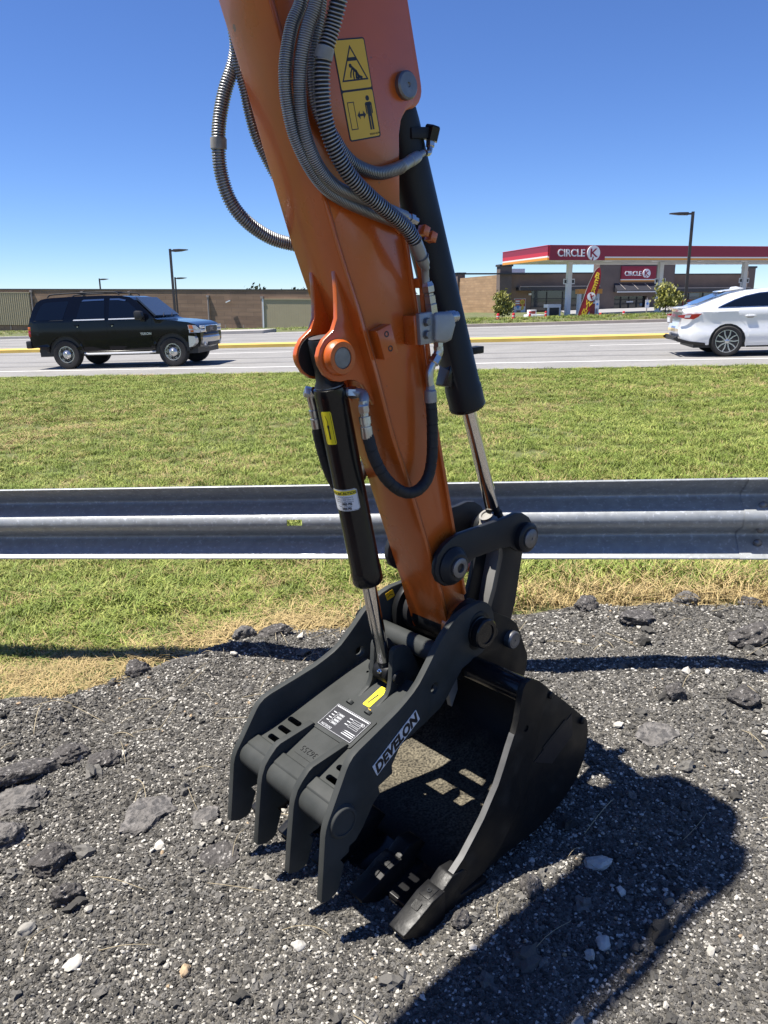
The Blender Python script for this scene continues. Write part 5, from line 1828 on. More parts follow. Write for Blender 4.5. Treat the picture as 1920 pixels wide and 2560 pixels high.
# glazing and doors on both sides
for s in (-1, 1):
    g = car_panel('side_window', [(-2.27, 1.285), (-2.19, 1.46), (-2.09, 1.63), (-1.99, 1.715), (-1.90, 1.735), (-1.32, 1.755), (-1.30, 1.72), (-1.44, 1.31), (-1.48, 1.285)], 'glass_dark', SV, yv, s, .004, cuts=CUT)
    car_panel('window_trim', [(-2.31, 1.262), (-1.44, 1.262), (-1.44, 1.278), (-2.30, 1.278)], 'dark_trim', SV, yv, s, .006)
    d = car_panel('rear_door', [(-1.22, .52), (-.99, .62), (-.90, .80), (-.96, 1.0), (-1.20, 1.22), (-1.15, 1.30), (-1.02, 1.76), (-.98, 1.79), (-.26, 1.80), (-.24, .50), (-.9, .48)][::-1], 'car_black', SV, yv, s, .003, cuts=CUT)
    car_panel('door_window', [(-1.07, 1.285), (-.96, 1.68), (-.90, 1.745), (-.30, 1.755), (-.30, 1.285)], 'glass_dark', d, yv, s, .007, cuts=CUT)
    car_panel('bright_trim', [(-1.16, 1.250), (-.29, 1.250), (-.29, 1.279), (-1.14, 1.279)], 'bright_trim', d, yv, s, .012)
    car_panel('rain_deflector', [(-.93, 1.735), (-.31, 1.745), (-.31, 1.785), (-.88, 1.78)], 'glass_blue', d, yv, s, .016, cuts=CUT)
    d2 = car_panel('front_door', [(-.22, .48), (-.22, 1.80), (.10, 1.795), (.30, 1.765), (.40, 1.72), (.98, 1.24), (.99, .92), (.96, .70), (.90, .52)][::-1], 'car_black', SV, yv, s, .003, cuts=CUT)
    car_panel('door_window', [(-.17, 1.285), (-.17, 1.755), (.08, 1.75), (.26, 1.72), (.38, 1.66), (.74, 1.345), (.74, 1.285)], 'glass_dark', d2, yv, s, .007, cuts=CUT)
    car_panel('bright_trim', [(-.18, 1.250), (.80, 1.250), (.80, 1.279), (-.18, 1.279)], 'bright_trim', d2, yv, s, .012)
    car_panel('rain_deflector', [(-.15, 1.745), (.08, 1.742), (.26, 1.71), (.30, 1.74), (.10, 1.785), (-.15, 1.787)], 'glass_blue', d2, yv, s, .016, cuts=CUT)
    for dd, xx in ((d, -1.08), (d2, -.12)):
        y_ = yv(xx, 1.14) + .004
        MB().box(xx - .065, xx + .065, s * y_ if s > 0 else -y_ - .028, s * (y_ + .028) if s > 0 else -y_, 1.115, 1.145).build('handle', 'car_black', dd, bevel=.008)
        MB().lathe((xx + .02, s * (yv(xx, 1.10) + .003), 1.09), (0, s, 0), [(0, .014), (.006, .014), (.006, 0)], 12).build('lock', 'car_chrome', dd)
    car_panel('side_moulding', [(-.94, .72), (.95, .72), (.95, .79), (-.90, .79)], 'car_black', SV, yv, s, .016, cuts=CUT)
    car_panel('wheel_flare', arch(1.473, .40, .53, 14, 4, 172) + arch(1.473, .40, .47, 14, 172, 4), 'car_black', SV, yv, s, .012, cuts=CUT)
    car_panel('wheel_flare', arch(-1.473, .40, .53, 14, 8, 176) + arch(-1.473, .40, .47, 14, 176, 8), 'car_black', SV, yv, s, .012, cuts=CUT)
    MB().tube([(-.98, s * .90, .40), (-.85, s * 1.0, .385), (.85, s * 1.0, .385), (.98, s * .90, .40)], .028, 8).build('running_board', 'bright_trim', SV)
    # mirror
    mr = MB().prism([(.62, 1.22), (.60, 1.42), (.66, 1.46), (.80, 1.44), (.84, 1.30), (.80, 1.22)], s * 1.02, s * 1.20).build('wing_mirror', 'dark_trim', SV, bevel=.03)
    MB().box(.70, .82, min(s * .9, s * 1.04), max(s * .9, s * 1.04), 1.18, 1.28).build('mirror_arm', 'dark_trim', mr)
    # lamps
    hl_ = car_panel('headlight', [(1.96, .955), (1.94, 1.055), (2.20, 1.045), (2.32, .955)], 'lamp_clear', SV, yv, s, .006, cuts=CUT)
    car_panel('amber_lens', [(1.975, .958), (1.96, 1.05), (2.10, 1.047), (2.12, .958)], 'lamp_amber', hl_, yv, s, .009, cuts=CUT)
    hl2 = car_panel('headlight', [(1.97, .855), (1.97, .935), (2.335, .935), (2.345, .855)], 'lamp_clear', SV, yv, s, .006, cuts=CUT)
    car_panel('amber_lens', [(2.02, .87), (2.02, .92), (2.13, .92), (2.13, .87)], 'lamp_amber', hl2, yv, s, .009, cuts=CUT)
    car_panel('light_bezel', [(1.95, .936), (1.95, .954), (2.335, .954), (2.335, .936)], 'car_chrome', SV, yv, s, .010, cuts=CUT)
    hf = MB().box(2.325, 2.365, min(s * .50, s * .86), max(s * .50, s * .86), .955, 1.03).build('headlight', 'lamp_clear', SV, bevel=.01)
    MB().box(2.33, 2.37, min(s * .50, s * .86), max(s * .50, s * .86), .86, .93).build('fog_lamp', 'lamp_clear', SV, bevel=.01)
    tl = MB().box(-2.555, -2.47, min(s * .80, s * .935), max(s * .80, s * .935), .86, 1.02).build('tail_light', 'lamp_red', SV, bevel=.01)
    MB().box(-2.55, -2.462, min(s * .80, s * .936), max(s * .80, s * .936), 1.025, 1.12).build('amber_lens', 'lamp_amber', tl, bevel=.01)
    # roof rails
    pth, _ = spline([(-1.95, s * .66, 1.87), (-1.8, s * .66, 1.935), (-.9, s * .66, 1.955), (-.1, s * .66, 1.945), (.05, s * .66, 1.88)], 24)
    MB().tube(pth, .018, 8).build('roof_rail', 'dark_trim', SV)
for x in (-1.5, -.35):
    MB().tube([(x, -.66, 1.945), (x, 0, 1.97), (x, .66, 1.945)], .016, 8).build('roof_rack_bar', 'dark_trim', SV)
# windshield, rear glass, grille, bumpers
MB().add([(.50, -.70, 1.762), (.50, .70, 1.762), (1.035, .83, 1.285), (1.035, -.83, 1.285), (.47, -.70, 1.73), (.47, .70, 1.73), (1.0, .83, 1.25), (1.0, -.83, 1.25)],
         [(0, 1, 2, 3), (4, 7, 6, 5), (0, 4, 5, 1), (1, 5, 6, 2), (2, 6, 7, 3), (3, 7, 4, 0)]).build('windshield', 'windshield', SV, fn=lambda c: Vector((c.x + .03, c.y, c.z + .045)))
for y in (-.45, .15):
    MB().tube([(1.16, y - .1, 1.29), (1.0, y + .35, 1.38)], .012, 6).build('wiper', 'dark_trim', SV)
MB().box(-2.52, -2.30, -.72, .72, 1.28, 1.70).build('rear_window', 'glass_dark', SV, fn=lambda c: Vector((c.x + (c.z - 1.28) * .5 - .005, c.y, c.z)))
gl = MB().prism([(-.46, .80), (.46, .80), (.52, .92), (.50, 1.035), (-.50, 1.035), (-.52, .92)], 2.33, 2.372, axis='x').build('grille_surround', 'car_chrome', SV, bevel=.012)
MB().prism([(-.42, .825), (.42, .825), (.47, .92), (.455, 1.012), (-.455, 1.012), (-.47, .92)], 2.36, 2.378, axis='x').build('grille', 'dark_trim', gl)
text('grille_letters', 'GMC', .13, (2.381, 0, .925), (0, 1, 0), (0, 0, 1), 'pole_light', gl, .003, .003)
text('door_badge', 'YUKON', .085, (.80, -yv(.8, .87) - .006, .865), (1, 0, 0), (0, 0, 1), 'alloy', SV, .002, .003)
bp_ = [(-.96, .47), (.96, .47), (.96, .76), (-.96, .76)]


def bump_f(co):
    k = abs(co.y) / .98
    return Vector((co.x - .26 * k ** 3, co.y, co.z + (.05 if co.z < .6 else 0) * k * k))


mb = MB()
ys_ = np.linspace(-.98, .98, 17)
prof_ = [(2.20, .44), (2.34, .47), (2.43, .54), (2.455, .62), (2.455, .72), (2.42, .765), (2.2, .78)]
V, F = [], []
for y in ys_:
    V += [(x, y, z) for x, z in prof_]
n_ = len(prof_)
for i in range(16):
    F += [(i * n_ + k, i * n_ + (k + 1) % n_, (i + 1) * n_ + (k + 1) % n_, (i + 1) * n_ + k) for k in range(n_)]
F += [tuple(range(n_)), tuple(range(16 * n_, 17 * n_))[::-1]]
fb = mb.add(V, F).build('front_bumper', 'bumper_silver', SV, fn=bump_f, ang=30)
mb = MB()
prof_ = [(2.2, .768), (2.43, .768), (2.44, .80), (2.40, .845), (2.2, .85)]
V = []
for y in ys_:
    V += [(x, y, z) for x, z in prof_]
n_ = len(prof_)
F = []
for i in range(16):
    F += [(i * n_ + k, i * n_ + (k + 1) % n_, (i + 1) * n_ + (k + 1) % n_, (i + 1) * n_ + k) for k in range(n_)]
mb.add(V, F).build('bumper_pad', 'dark_trim', fb, fn=bump_f, ang=30)
MB().box(2.42, 2.462, -.45, .45, .50, .60).build('air_intake', 'dark_trim', fb, bevel=.01, fn=lambda c: Vector((c.x - .012, c.y, c.z)))
for y in (-.62, .62):
    MB().lathe((2.36, y, .555), (1, 0, 0), [(0, .05), (.035, .05), (.04, .04), (.04, 0)], 16).build('fog_lamp', 'lamp_clear', fb)
MB().box(-2.68, -2.50, -.95, .95, .56, .76).build('rear_bumper', 'dark_trim', SV, bevel=.03)
MB().tube([(-2.45, -.62, .46), (-2.12, -.62, .50), (-1.8, -.6, .5)], .04, 10).build('exhaust_pipe', 'dark_trim', SV)
MB().tube([(.93, -.80, 1.30), (.60, -.78, 1.62)], .006, 5).build('antenna', 'dark_trim', SV)

def retune(root, f):
    for c in root.children_recursive:
        if c.type == 'MESH':
            for v in c.data.vertices:
                v.co = f(v.co)


retune(SV, lambda c: Vector((1.95 + (c.x - 1.95) * .72 if c.x > 1.95 else (-2.0 + (c.x + 2.0) * .86 if c.x < -2.0 else c.x), c.y, c.z)))
SV.scale = (.965, .965, .965)

# ---- white sedan
sd_xy = road_xy(4.33 + 1.415, 18.55 + .92)
SD = empty('sedan', (sd_xy[0], sd_xy[1], z_road(*sd_xy)), ROAD_RZ,
           'white sedan leaving the frame on the right, multi-spoke alloy wheel', 'car', 'cars passing on the road')
SD.rotation_euler = (0, -0.02 * math.cos(BETA), ROAD_RZ)
CUT2 = bend_cuts([.3, .42, .55, .68, .78, .88, .98, 1.05, 1.12, 1.2, 1.3, 1.38], [-2.48, -2.4, -2.3, -2.15, -2.0, -1.85, -1.7, -1.5, -1.0, 1.6, 1.9, 2.1, 2.3])


def ys2(x, z):
    y = .925
    if z < .5:
        y -= .07 * ((.5 - z) / .3) ** 2
    if .5 < z < .95:
        y -= .028 * math.sin(PI * (z - .5) / .45)
    if z > .98:
        y -= .36 * ((z - .98) / .47) ** 1.15 * .72
    if x < -1.75:
        y -= .20 * ((-1.75 - x) / .75) ** 2.2
    if x > 1.7:
        y -= .22 * ((x - 1.7) / .75) ** 2
    return max(.1, y)


def sed_f(co):
    k = ys2(co.x, co.z) / .925
    y = co.y * k
    return Vector((co.x + (.13 * (co.y / .925) ** 2 if co.x < -2.0 else 0) * smooth((-2.0 - co.x) / .45), y, co.z + (.03 * (1 - (co.y / .925) ** 2) if co.z > .95 else 0)))


sbody = [(-2.16, .30), (-2.40, .34), (-2.50, .40), (-2.545, .50), (-2.555, .62), (-2.51, .72), (-2.485, .84), (-2.475, .98), (-2.50, 1.035), (-2.47, 1.058), (-2.30, 1.075), (-2.08, 1.11), (-1.75, 1.235), (-1.40, 1.355), (-1.1, 1.412), (-.7, 1.445), (-.2, 1.455),
         (.2, 1.43), (.5, 1.35), (1.15, 1.02), (1.3, .98), (1.9, .90), (2.3, .74), (2.42, .56), (2.40, .30), (2.0, .24), (1.83, .24)] + arch(1.415, .335, .385, 12, -10, 190) + [(1.02, .21), (-1.02, .21)] + arch(-1.415, .335, .385, 12, -10, 190) + [(-1.83, .26)]
MB().prism(sbody, -.925, .925).build('body', 'car_white', SD, cuts=CUT2, fn=sed_f, ang=24)
for cx in (-1.415, 1.415):
    MB().prism(arch(cx, .335, .384, 14, -5, 185), -.87, .87).build('wheel_well', 'dark_trim', SD)
for (x, s) in ((1.415, -1), (-1.415, -1), (1.415, 1), (-1.415, 1)):
    wheel(SD, x, s * .80, .338, .243, .235, s, 'spoke')


def sed_side(x, z):
    return sed_f(Vector((x, .925, z))).y


for s in (-1, 1):
    car_panel('side_window', [(-1.62, 1.075), (-1.50, 1.125), (-1.30, 1.215), (-1.08, 1.29), (-.80, 1.345), (-.45, 1.372), (-.30, 1.375), (-.30, 1.08)], 'glass_dark', SD, ys2, s, .004, cuts=CUT2)
    car_panel('window_trim', [(-1.66, 1.055), (.60, 1.06), (.60, 1.078), (-1.63, 1.073)], 'car_chrome', SD, ys2, s, .006, cuts=CUT2)
    car_panel('window_trim', [(-1.62, 1.075), (-1.50, 1.125), (-1.30, 1.215), (-1.08, 1.29), (-.80, 1.345), (-.45, 1.372), (-.45, 1.39), (-.80, 1.363), (-1.08, 1.307), (-1.31, 1.232), (-1.52, 1.14), (-1.66, 1.073)], 'car_chrome', SD, ys2, s, .005, cuts=CUT2)
    d = car_panel('rear_door', [(-.22, 1.055), (-1.18, 1.055), (-1.24, .98), (-1.19, .82), (-1.05, .68), (-.985, .50), (-.97, .30), (-.22, .30)], 'car_white', SD, ys2, s, .003, cuts=CUT2)
    y_ = ys2(-1.0, .88)
    hd = MB().prism([(-1.09, .875), (-1.05, .895), (-.90, .895), (-.86, .875), (-.90, .858), (-1.05, .858)], s * (y_ + .002), s * (y_ + .032)).build('handle', 'car_white', d, bevel=.008)
    MB().prism([(-1.07, .868), (-.88, .868), (-.92, .835), (-1.03, .835)], s * (y_ + .0), s * (y_ + .0065)).build('handle_recess', 'pole_light', d)
    d2 = car_panel('front_door', [(-.20, 1.055), (-.20, .30), (.95, .30), (1.0, .6), (.95, 1.05)], 'car_white', SD, ys2, s, .003, cuts=CUT2)
    car_panel('door_window', [(-.18, 1.08), (-.18, 1.375), (.15, 1.355), (.40, 1.28), (.80, 1.08)], 'glass_dark', d2, ys2, s, .006, cuts=CUT2)
    tl = car_panel('tail_light', [(-2.46, .92), (-2.30, .938), (-1.99, .945), (-2.06, .875), (-2.15, .828), (-2.30, .838), (-2.46, .885)], 'lamp_red', SD, lambda x, z: ys2(x, z), s, .006, cuts=CUT2)
    car_panel('clear_lens', [(-2.32, .918), (-2.20, .922), (-2.23, .865), (-2.33, .868)], 'lamp_clear', tl, ys2, s, .009, cuts=CUT2)
    car_panel('fuel_door' if s < 0 else 'side_crease', [(-1.80, .83), (-1.80, .955), (-1.64, .955), (-1.62, .83)], 'car_white', SD, ys2, s, .0035, cuts=CUT2)
    car_panel('lower_valance', [(-2.53, .40), (-2.44, .34), (-2.2, .285), (-1.86, .255), (-1.88, .31), (-2.2, .35), (-2.5, .44)], 'dark_trim', SD, ys2, s, .006, cuts=CUT2)
    car_panel('sill', [(-1.0, .20), (1.0, .20), (1.0, .235), (-1.0, .235)], 'dark_trim', SD, ys2, s, .002, cuts=CUT2)
MB().add([(-2.06, -.60, 1.135), (-2.06, .60, 1.135), (-1.42, .53, 1.372), (-1.42, -.53, 1.372)], [(0, 3, 2, 1)]).build('rear_window', 'glass_blue', SD, fn=lambda c: Vector((c.x, c.y, c.z + .012 + .03 * (1 - (c.y / .925) ** 2))))
sp = MB().prism([(-1.52, 1.37), (-1.25, 1.40), (-1.05, 1.425), (-1.2, 1.43), (-1.5, 1.392)], -.45, .45).build('roof_spoiler', 'car_white', SD, bevel=.004, fn=lambda c: Vector((c.x, c.y, c.z + .03)))
MB().prism([(-1.25, 1.46), (-1.22, 1.50), (-1.12, 1.51), (-.98, 1.475), (-.95, 1.46)], -.05, .05).build('shark_fin', 'car_white', SD, bevel=.012, fn=lambda c: Vector((c.x, c.y, c.z + .0)))
MB().prism([(-2.505, 1.03), (-2.54, 1.06), (-2.46, 1.072), (-2.3, 1.085), (-2.3, 1.06)], -.62, .62).build('boot_lip', 'car_white', SD, bevel=.003, fn=lambda c: Vector((c.x + .13 * (c.y / .925) ** 2, c.y, c.z + .02)))
pl_ = MB().box(-2.53, -2.49, -.26, .26, .74, .90).build('plate_recess', 'pole_light', SD)
MB().box(-2.537, -2.531, -.155, .155, .76, .86).build('number_plate', 'label_white', pl_)
MB().box(-2.56, -2.52, -.75, .75, .36, .46).build('rear_valance', 'dark_trim', SD, fn=lambda c: Vector((c.x + .13 * (c.y / .925) ** 2, c.y, c.z)))
MB().box(-2.1, 2.2, -.8, .8, .2, .4).build('chassis', 'dark_trim', SD)
# ------------------------------------------------------------------ filling station and shop
CA = math.radians(14.5)
CP = Vector((12.2, 57.0, 0))
CX = Vector((math.cos(CA), math.sin(CA), 0))
CN = Vector((-math.sin(CA), math.cos(CA), 0))


def cw(a, d, z=0.0):
    p = CP + CX * a + CN * d
    return Vector((p.x, p.y, z))


CAN = empty('fuel_canopy', cw(0, 0), CA, 'wide red and white filling station canopy with white columns', 'canopy')
L0, L1, D1 = -.43, 36.0, 8.0
mb = MB().box(L0 + .02, L1 - .02, .02, D1 - .02, 4.24, 5.12)
mb.build('canopy_roof', 'soffit', CAN)


def fascia(name, z0, z1, m, a0=L0, a1=L1, proud=0.0, left=True):
    o = MB().box(a0, a1, -.06 - proud, .0 - .001, z0, z1).build(name, m, CAN)
    return o


def fascia_left(name, z0, z1, m, proud=0.0):
    return MB().box(L0 - .06 - proud, L0 - .001, 0, D1, z0, z1).build(name, m, CAN)


fascia('fascia_band', 4.42, 5.15, 'canopy_red')
fascia('fascia_stripe', 4.33, 4.419, 'canopy_white')
fascia('fascia_stripe', 4.19, 4.329, 'canopy_orange')
fascia('fascia_cap', 5.151, 5.19, 'canopy_bright', proud=.02)
fascia_left('fascia_band', 4.74, 5.15, 'canopy_red')
fascia_left('fascia_band', 4.47, 4.739, 'canopy_bright')
fascia_left('fascia_stripe', 4.36, 4.469, 'canopy_white')
fascia_left('fascia_stripe', 4.19, 4.359, 'canopy_orange')
fascia_left('fascia_cap', 5.151, 5.19, 'canopy_bright', .02)
sg = MB().box(-.40, 3.92, -.13, -.065, 4.17, 5.17).build('sign_panel', 'canopy_red', CAN)


def circle_k(parent, a, z, cap, y, disc_r, face='sign_white', red='canopy_red', sx=1.0):
    V, F = text_verts('CIRCLE', cap * 1.40, .05, .008, 'LEFT', 1.0)
    x0, x1 = min(v.x for v in V), max(v.x for v in V)
    y0, y1 = min(v.y for v in V), max(v.y for v in V)
    Wd = cap * 4.2
    pts = [Vector(((v.x - x0) / (x1 - x0) * Wd, (v.y - y0) / (y1 - y0) * cap - cap / 2, v.z)) for v in V]
    MB().add(place(pts, (a, y, z), (1, 0, 0), (0, 0, 1)), F).build('sign_letters', face, parent)
    cx = a + Wd + cap * .35 + disc_r
    d = MB().cyl((cx, y + .02, z), (cx, y - .07, z), disc_r, 40).build('logo_disc', face, parent)
    V, F = text_verts('K', 1.0, .012, .012)
    x0, x1 = min(v.x for v in V), max(v.x for v in V)
    y0, y1 = min(v.y for v in V), max(v.y for v in V)
    k = disc_r * 1.15
    pts = [Vector((((v.x - x0) / (x1 - x0) - .5) * k * 1.02, ((v.y - y0) / (y1 - y0) - .5) * k, v.z)) for v in V]
    MB().add(place(pts, (cx + disc_r * .05, y - .085, z), (1, 0, 0), (0, 0, 1)), F).build('logo_letter', red, d)
    MB().prism([(cx - disc_r * .30, z - disc_r * 1.02), (cx - disc_r * .12, z - disc_r * .5), (cx + disc_r * .02, z - disc_r * .5), (cx - disc_r * .05, z - disc_r * 1.02)][::1], y - .08, y - .072).build('logo_cut', red, d)


circle_k(sg, .20, 4.66, .50, -.15, .50)
for i, a in enumerate((3.35, 11.3, 19.1, 27)):
    c = MB().box(a - .17, a + .17, 3.85, 4.2, -.1, 4.239).build('column', 'column_white', CAN)
    for s in (-1, 1):
        fl = MB().box(a + s * .32 - .15, a + s * .32 + .15, 3.95, 4.02, 2.62, 3.02).build('pump_number_flag', 'column_white', c)
        MB().box(a + s * .32 - .09, a + s * .32 + .09, 3.943, 3.9495, 2.70, 2.94).build('flag_panel', 'frame_dark', fl)
for a in np.arange(1.5, 34, 4.0):
    for d in (2.4, 6.2):
        MB().box(a - .3, a + .3, d - .3, d + .3, 4.19, 4.2385).build('canopy_light', 'sign_white', CAN)

# --- shop
SH = empty('convenience_store', cw(0, 23), CA, 'brown brick convenience shop with dark awnings behind the canopy', 'shop')


def sbox(name, a0, a1, d0, d1, z0, z1, m, parent=SH):
    return MB().box(a0, a1, d0, d1, z0, z1).build(name, m, parent)


zb = -.45
sbox('pillar', 5.68, 6.95, 0, .9, zb, 4.75, 'brick_dark')
sbox('pillar_cap', 5.58, 7.05, -.1, 1.0, 4.751, 4.95, 'coping')
sbox('pillar', 5.60, 6.5, 12.2, 13.1, zb, 4.45, 'brick_dark')
sbox('pillar_cap', 5.5, 6.6, 12.1, 13.2, 4.451, 4.62, 'coping')
# side wall, turned so its face carries the block pattern
sw = MB().box(0, 11.3, -.25, 0, zb, 3.98).build('side_wall', 'block_tan', SH)
sw.matrix_local = Matrix.Translation((5.85, .9, 0)) @ Matrix.Rotation(PI / 2, 4, 'Z')
wc = MB().box(0, 11.3, -.30, .06, 3.981, 4.12).build('coping', 'coping', SH)
wc.matrix_local = sw.matrix_local.copy()
wl_ = MB().box(6.3, 6.5, .001, .12, 1.75, 2.2).build('wall_lamp', 'frame_dark', SH)
wl_.matrix_local = sw.matrix_local.copy()
wl_ = MB().box(.9, 1.1, .001, .14, 2.0, 2.2).build('wall_lamp', 'sign_white', SH)
wl_.matrix_local = sw.matrix_local.copy()
sbox('front_wall', 6.951, 16.5, .35, .7, 2.40, 4.05, 'brick_brown')
sbox('coping', 6.951, 16.5, .28, .78, 4.051, 4.17, 'coping')
sbox('front_wall', 6.951, 9.30, .35, .7, zb, 2.399, 'brick_brown')
sbox('canopy_shelf', 7.6, 16.5, -.75, .349, 2.40, 2.75, 'awning')
sbox('awning_edge', 7.6, 16.5, -.80, -.751, 2.74, 2.83, 'pole_light')
win = sbox('shop_window', 9.301, 16.49, .45, .6, zb, 2.399, 'shop_glass')
for a in (9.35, 11.1, 12.9, 14.7, 16.4):
    sbox('mullion', a - .05, a + .05, .40, .449, zb, 2.30, 'frame_dark', win)
sbox('mullion', 9.36, 16.4, .41, .4495, 1.55, 1.63, 'frame_dark', win)
sbox('wall_lamp', 9.0, 9.25, .15, .349, 1.95, 2.15, 'sign_white')
sbox('centre_bay', 16.55, 25.45, -.35, .9, 1.75, 5.5, 'brick_dark')
sbox('coping', 16.45, 25.55, -.45, 1.0, 5.501, 5.7, 'coping')
sbox('centre_bay', 16.55, 18.45, -.35, .9, zb, 1.749, 'brick_dark')
sbox('centre_bay', 22.30, 25.45, -.35, .9, zb, 1.749, 'brick_dark')
dr = sbox('entrance', 18.46, 22.29, .05, .3, zb, 1.748, 'shop_glass')
for a in (18.5, 19.45, 20.4, 21.35, 22.25):
    sbox('door_frame', a - .06, a + .06, -.02, .049, zb, 1.70, 'frame_dark', dr)
sbox('door_frame', 18.56, 22.19, -.02, .0495, 1.35, 1.44, 'frame_dark', dr)
sbox('door_sign', 20.1, 20.9, -.03, -.021, 1.10, 1.24, 'sign_white', dr)
for a, z, w, h, m in ((18.75, -.25, .35, .35, 'sign_white'), (19.7, .1, .3, .25, 'ice_white'), (21.6, .1, .35, .3, 'sign_white'), (21.75, .75, .3, .25, 'ice_blue'), (20.7, -.2, .3, .3, 'ice_white')):
    sbox('door_notice', a, a + w, .03, .0495, z, z + h, m, dr)
# sloped awning over the entrance
awn = MB().prism([(-.36, 3.05), (-1.15, 2.30), (-1.15, 2.18), (-.36, 2.18)], 18.3, 23.6, axis='x')
aw = awn.build('entrance_awning', 'awning', SH)
sbox('awning_edge', 18.25, 23.65, -1.20, -1.151, 2.12, 2.22, 'poster_white', aw)
for a in (18.9, 20.4, 21.9):
    MB().tube([(a, -.38, 3.06), (a + .35, -1.10, 2.42)], .035, 6).build('awning_brace', 'pole_light', aw)
s2 = sbox('shop_sign', 19.0, 23.1, -.50, -.351, 3.45, 4.75, 'canopy_red')
sbox('sign_stripe', 19.0, 23.1, -.51, -.351, 3.351, 3.449, 'canopy_white', s2)
sbox('sign_stripe', 19.0, 23.1, -.51, -.351, 3.23, 3.35, 'canopy_orange', s2)
circle_k(s2, 19.38, 4.02, .46, -.53, .45)
sbox('front_wall', 25.46, 34.8, .35, .7, 2.05, 3.90, 'brick_brown')
sbox('coping', 25.46, 34.8, .28, .78, 3.901, 4.02, 'coping')
sbox('canopy_shelf', 25.46, 34.7, -.75, .349, 2.10, 2.50, 'awning')
sbox('awning_edge', 25.46, 34.7, -.80, -.751, 2.48, 2.56, 'pole_light')
win = sbox('shop_window', 25.46, 34.79, .45, .6, zb, 2.049, 'shop_glass')
for a in (25.6, 26.5, 27.9, 29.7, 31.3, 32.9, 34.6):
    sbox('mullion', a - .06, a + .06, .40, .449, zb, 2.02, 'frame_dark', win)
for a in (26.6, 28.0, 29.8, 31.4):
    sbox('transom_pane', a, a + 1.2, .43, .4495, 1.40, 1.98, 'ice_blue' if a > 40 else 'glass_blue', win)
sbox('window_poster', 27.2, 28.3, .38, .399, .3, 1.30, 'poster_red', win)
sbox('window_poster', 28.9, 30.1, .38, .399, .3, 1.30, 'panel_green', win)
sbox('pillar', 34.81, 35.7, -.1, .9, zb, 4.55, 'brick_dark')
sbox('pillar_cap', 34.7, 35.8, -.2, 1.0, 4.551, 4.75, 'coping')
sbox('rear_block', 6.2, 35.5, .71, 12.9, zb, 3.75, 'brick_dark')
sbox('roof_unit', 8.7, 10.2, 4, 5.2, 3.751, 4.7, 'ice_white')
sbox('roof_unit', 26.2, 27.6, 5, 6.2, 3.751, 4.5, 'ice_white')
# shop wall poster
PS = empty('wall_poster', cw(7.42, 23.349 - .02), CA, 'tall red and white food poster on the brown shop wall', 'poster')
PS.location.z = 0
MB().box(0, 1.28, -.03, .015, .02, 1.62).build('poster_board', 'poster_white', PS)
MB().box(.04, 1.24, -.035, -.0305, .85, 1.58).build('poster_print', 'poster_red', PS)
MB().lathe((.92, -.036, 1.28), (0, -1, 0), [(0, .26), (.004, .26), (.004, .15), (.0, .15)], 20).build('poster_print', 'poster_yellow', PS)
MB().box(.15, .62, -.038, -.0355, 1.30, 1.45).build('poster_print', 'poster_white', PS)
MB().box(.15, .62, -.038, -.0355, 1.08, 1.22).build('poster_print', 'poster_white', PS)
MB().prism([(.18, .95), (.66, .95), (.46, .55)], -.038, -.0355).build('poster_print', 'poster_blue', PS)
MB().prism([(.75, .42), (1.1, .6), (1.05, 1.0), (.85, .95)], -.0385, -.0356).build('poster_print', 'poster_yellow', PS)
MB().box(.28, .75, -.0382, -.0356, .28, .48).build('poster_print', 'brick_tan', PS)
# fuel dispenser with orange top
FD_ = empty('fuel_dispenser', cw(4.15, 4.1, -.05), CA, 'fuel pump under the canopy with an orange header and white posts', 'fuel pump')
MB().box(0, 2.0, -.3, .3, 1.95, 2.3).build('header', 'canopy_orange', FD_)
for a in (.1, .75, 1.65):
    MB().box(a, a + .18, -.2, .2, 0, 1.949).build('post', 'column_white', FD_)
MB().box(.35, 1.55, -.28, .28, 0, 1.35).build('pump_cabinet', 'ice_white', FD_, bevel=.02)
MB().box(.45, .95, -.30, -.281, .75, 1.2).build('display', 'ice_blue', FD_)
MB().box(1.0, 1.45, -.30, -.281, .3, 1.2).build('nozzle_panel', 'poster_red', FD_)
MB().box(.4, .75, -.30, -.281, .15, .65).build('advert', 'poster_blue', FD_)
# ice merchandiser and gas bottle cage by the window
x, y = road_xy(-.15, 60.0)
IC = empty('ice_chest', (x, y, -.25), CA, 'low white ice chest with open-front tray by the shop window', 'ice chest')
MB().box(0, 1.38, 0, .8, 0, .68).build('chest_body', 'ice_white', IC, bevel=.03)
MB().box(.22, .75, .15, .7, .681, 1.02).build('chest_top', 'ice_white', IC, bevel=.02)
MB().box(.32, .66, .13, .149, .74, .94).build('chest_label', 'poster_red', IC)
MB().box(.52, .88, -.012, -.001, .12, .48).build('chest_label', 'sign_white', IC)
MB().box(.2, .5, -.012, -.001, .12, .48).build('chest_label', 'ice_blue', IC)
x, y = road_xy(1.30, 62.0)
PC = empty('gas_bottle_cage', (x, y, -.25), CA, 'white-framed gas bottle cage beside the ice chest', 'gas cage')
for a in (0, .95):
    MB().box(a, a + .12, -.06, .06, 0, 1.15).build('frame_post', 'ice_white', PC)
MB().box(0, 1.07, -.08, .7, 1.151, 1.40).build('cage_roof', 'ice_white', PC)
MB().box(.125, .945, .0, .6, .05, 1.14).build('cage', 'frame_dark', PC)
for k in range(3):
    MB().lathe((.27 + .27 * k, -.12, .02), (0, 0, 1), [(0, .12), (.35, .12), (.42, .06), (.48, .05)], 12).build('gas_bottle', 'pole_light', PC)
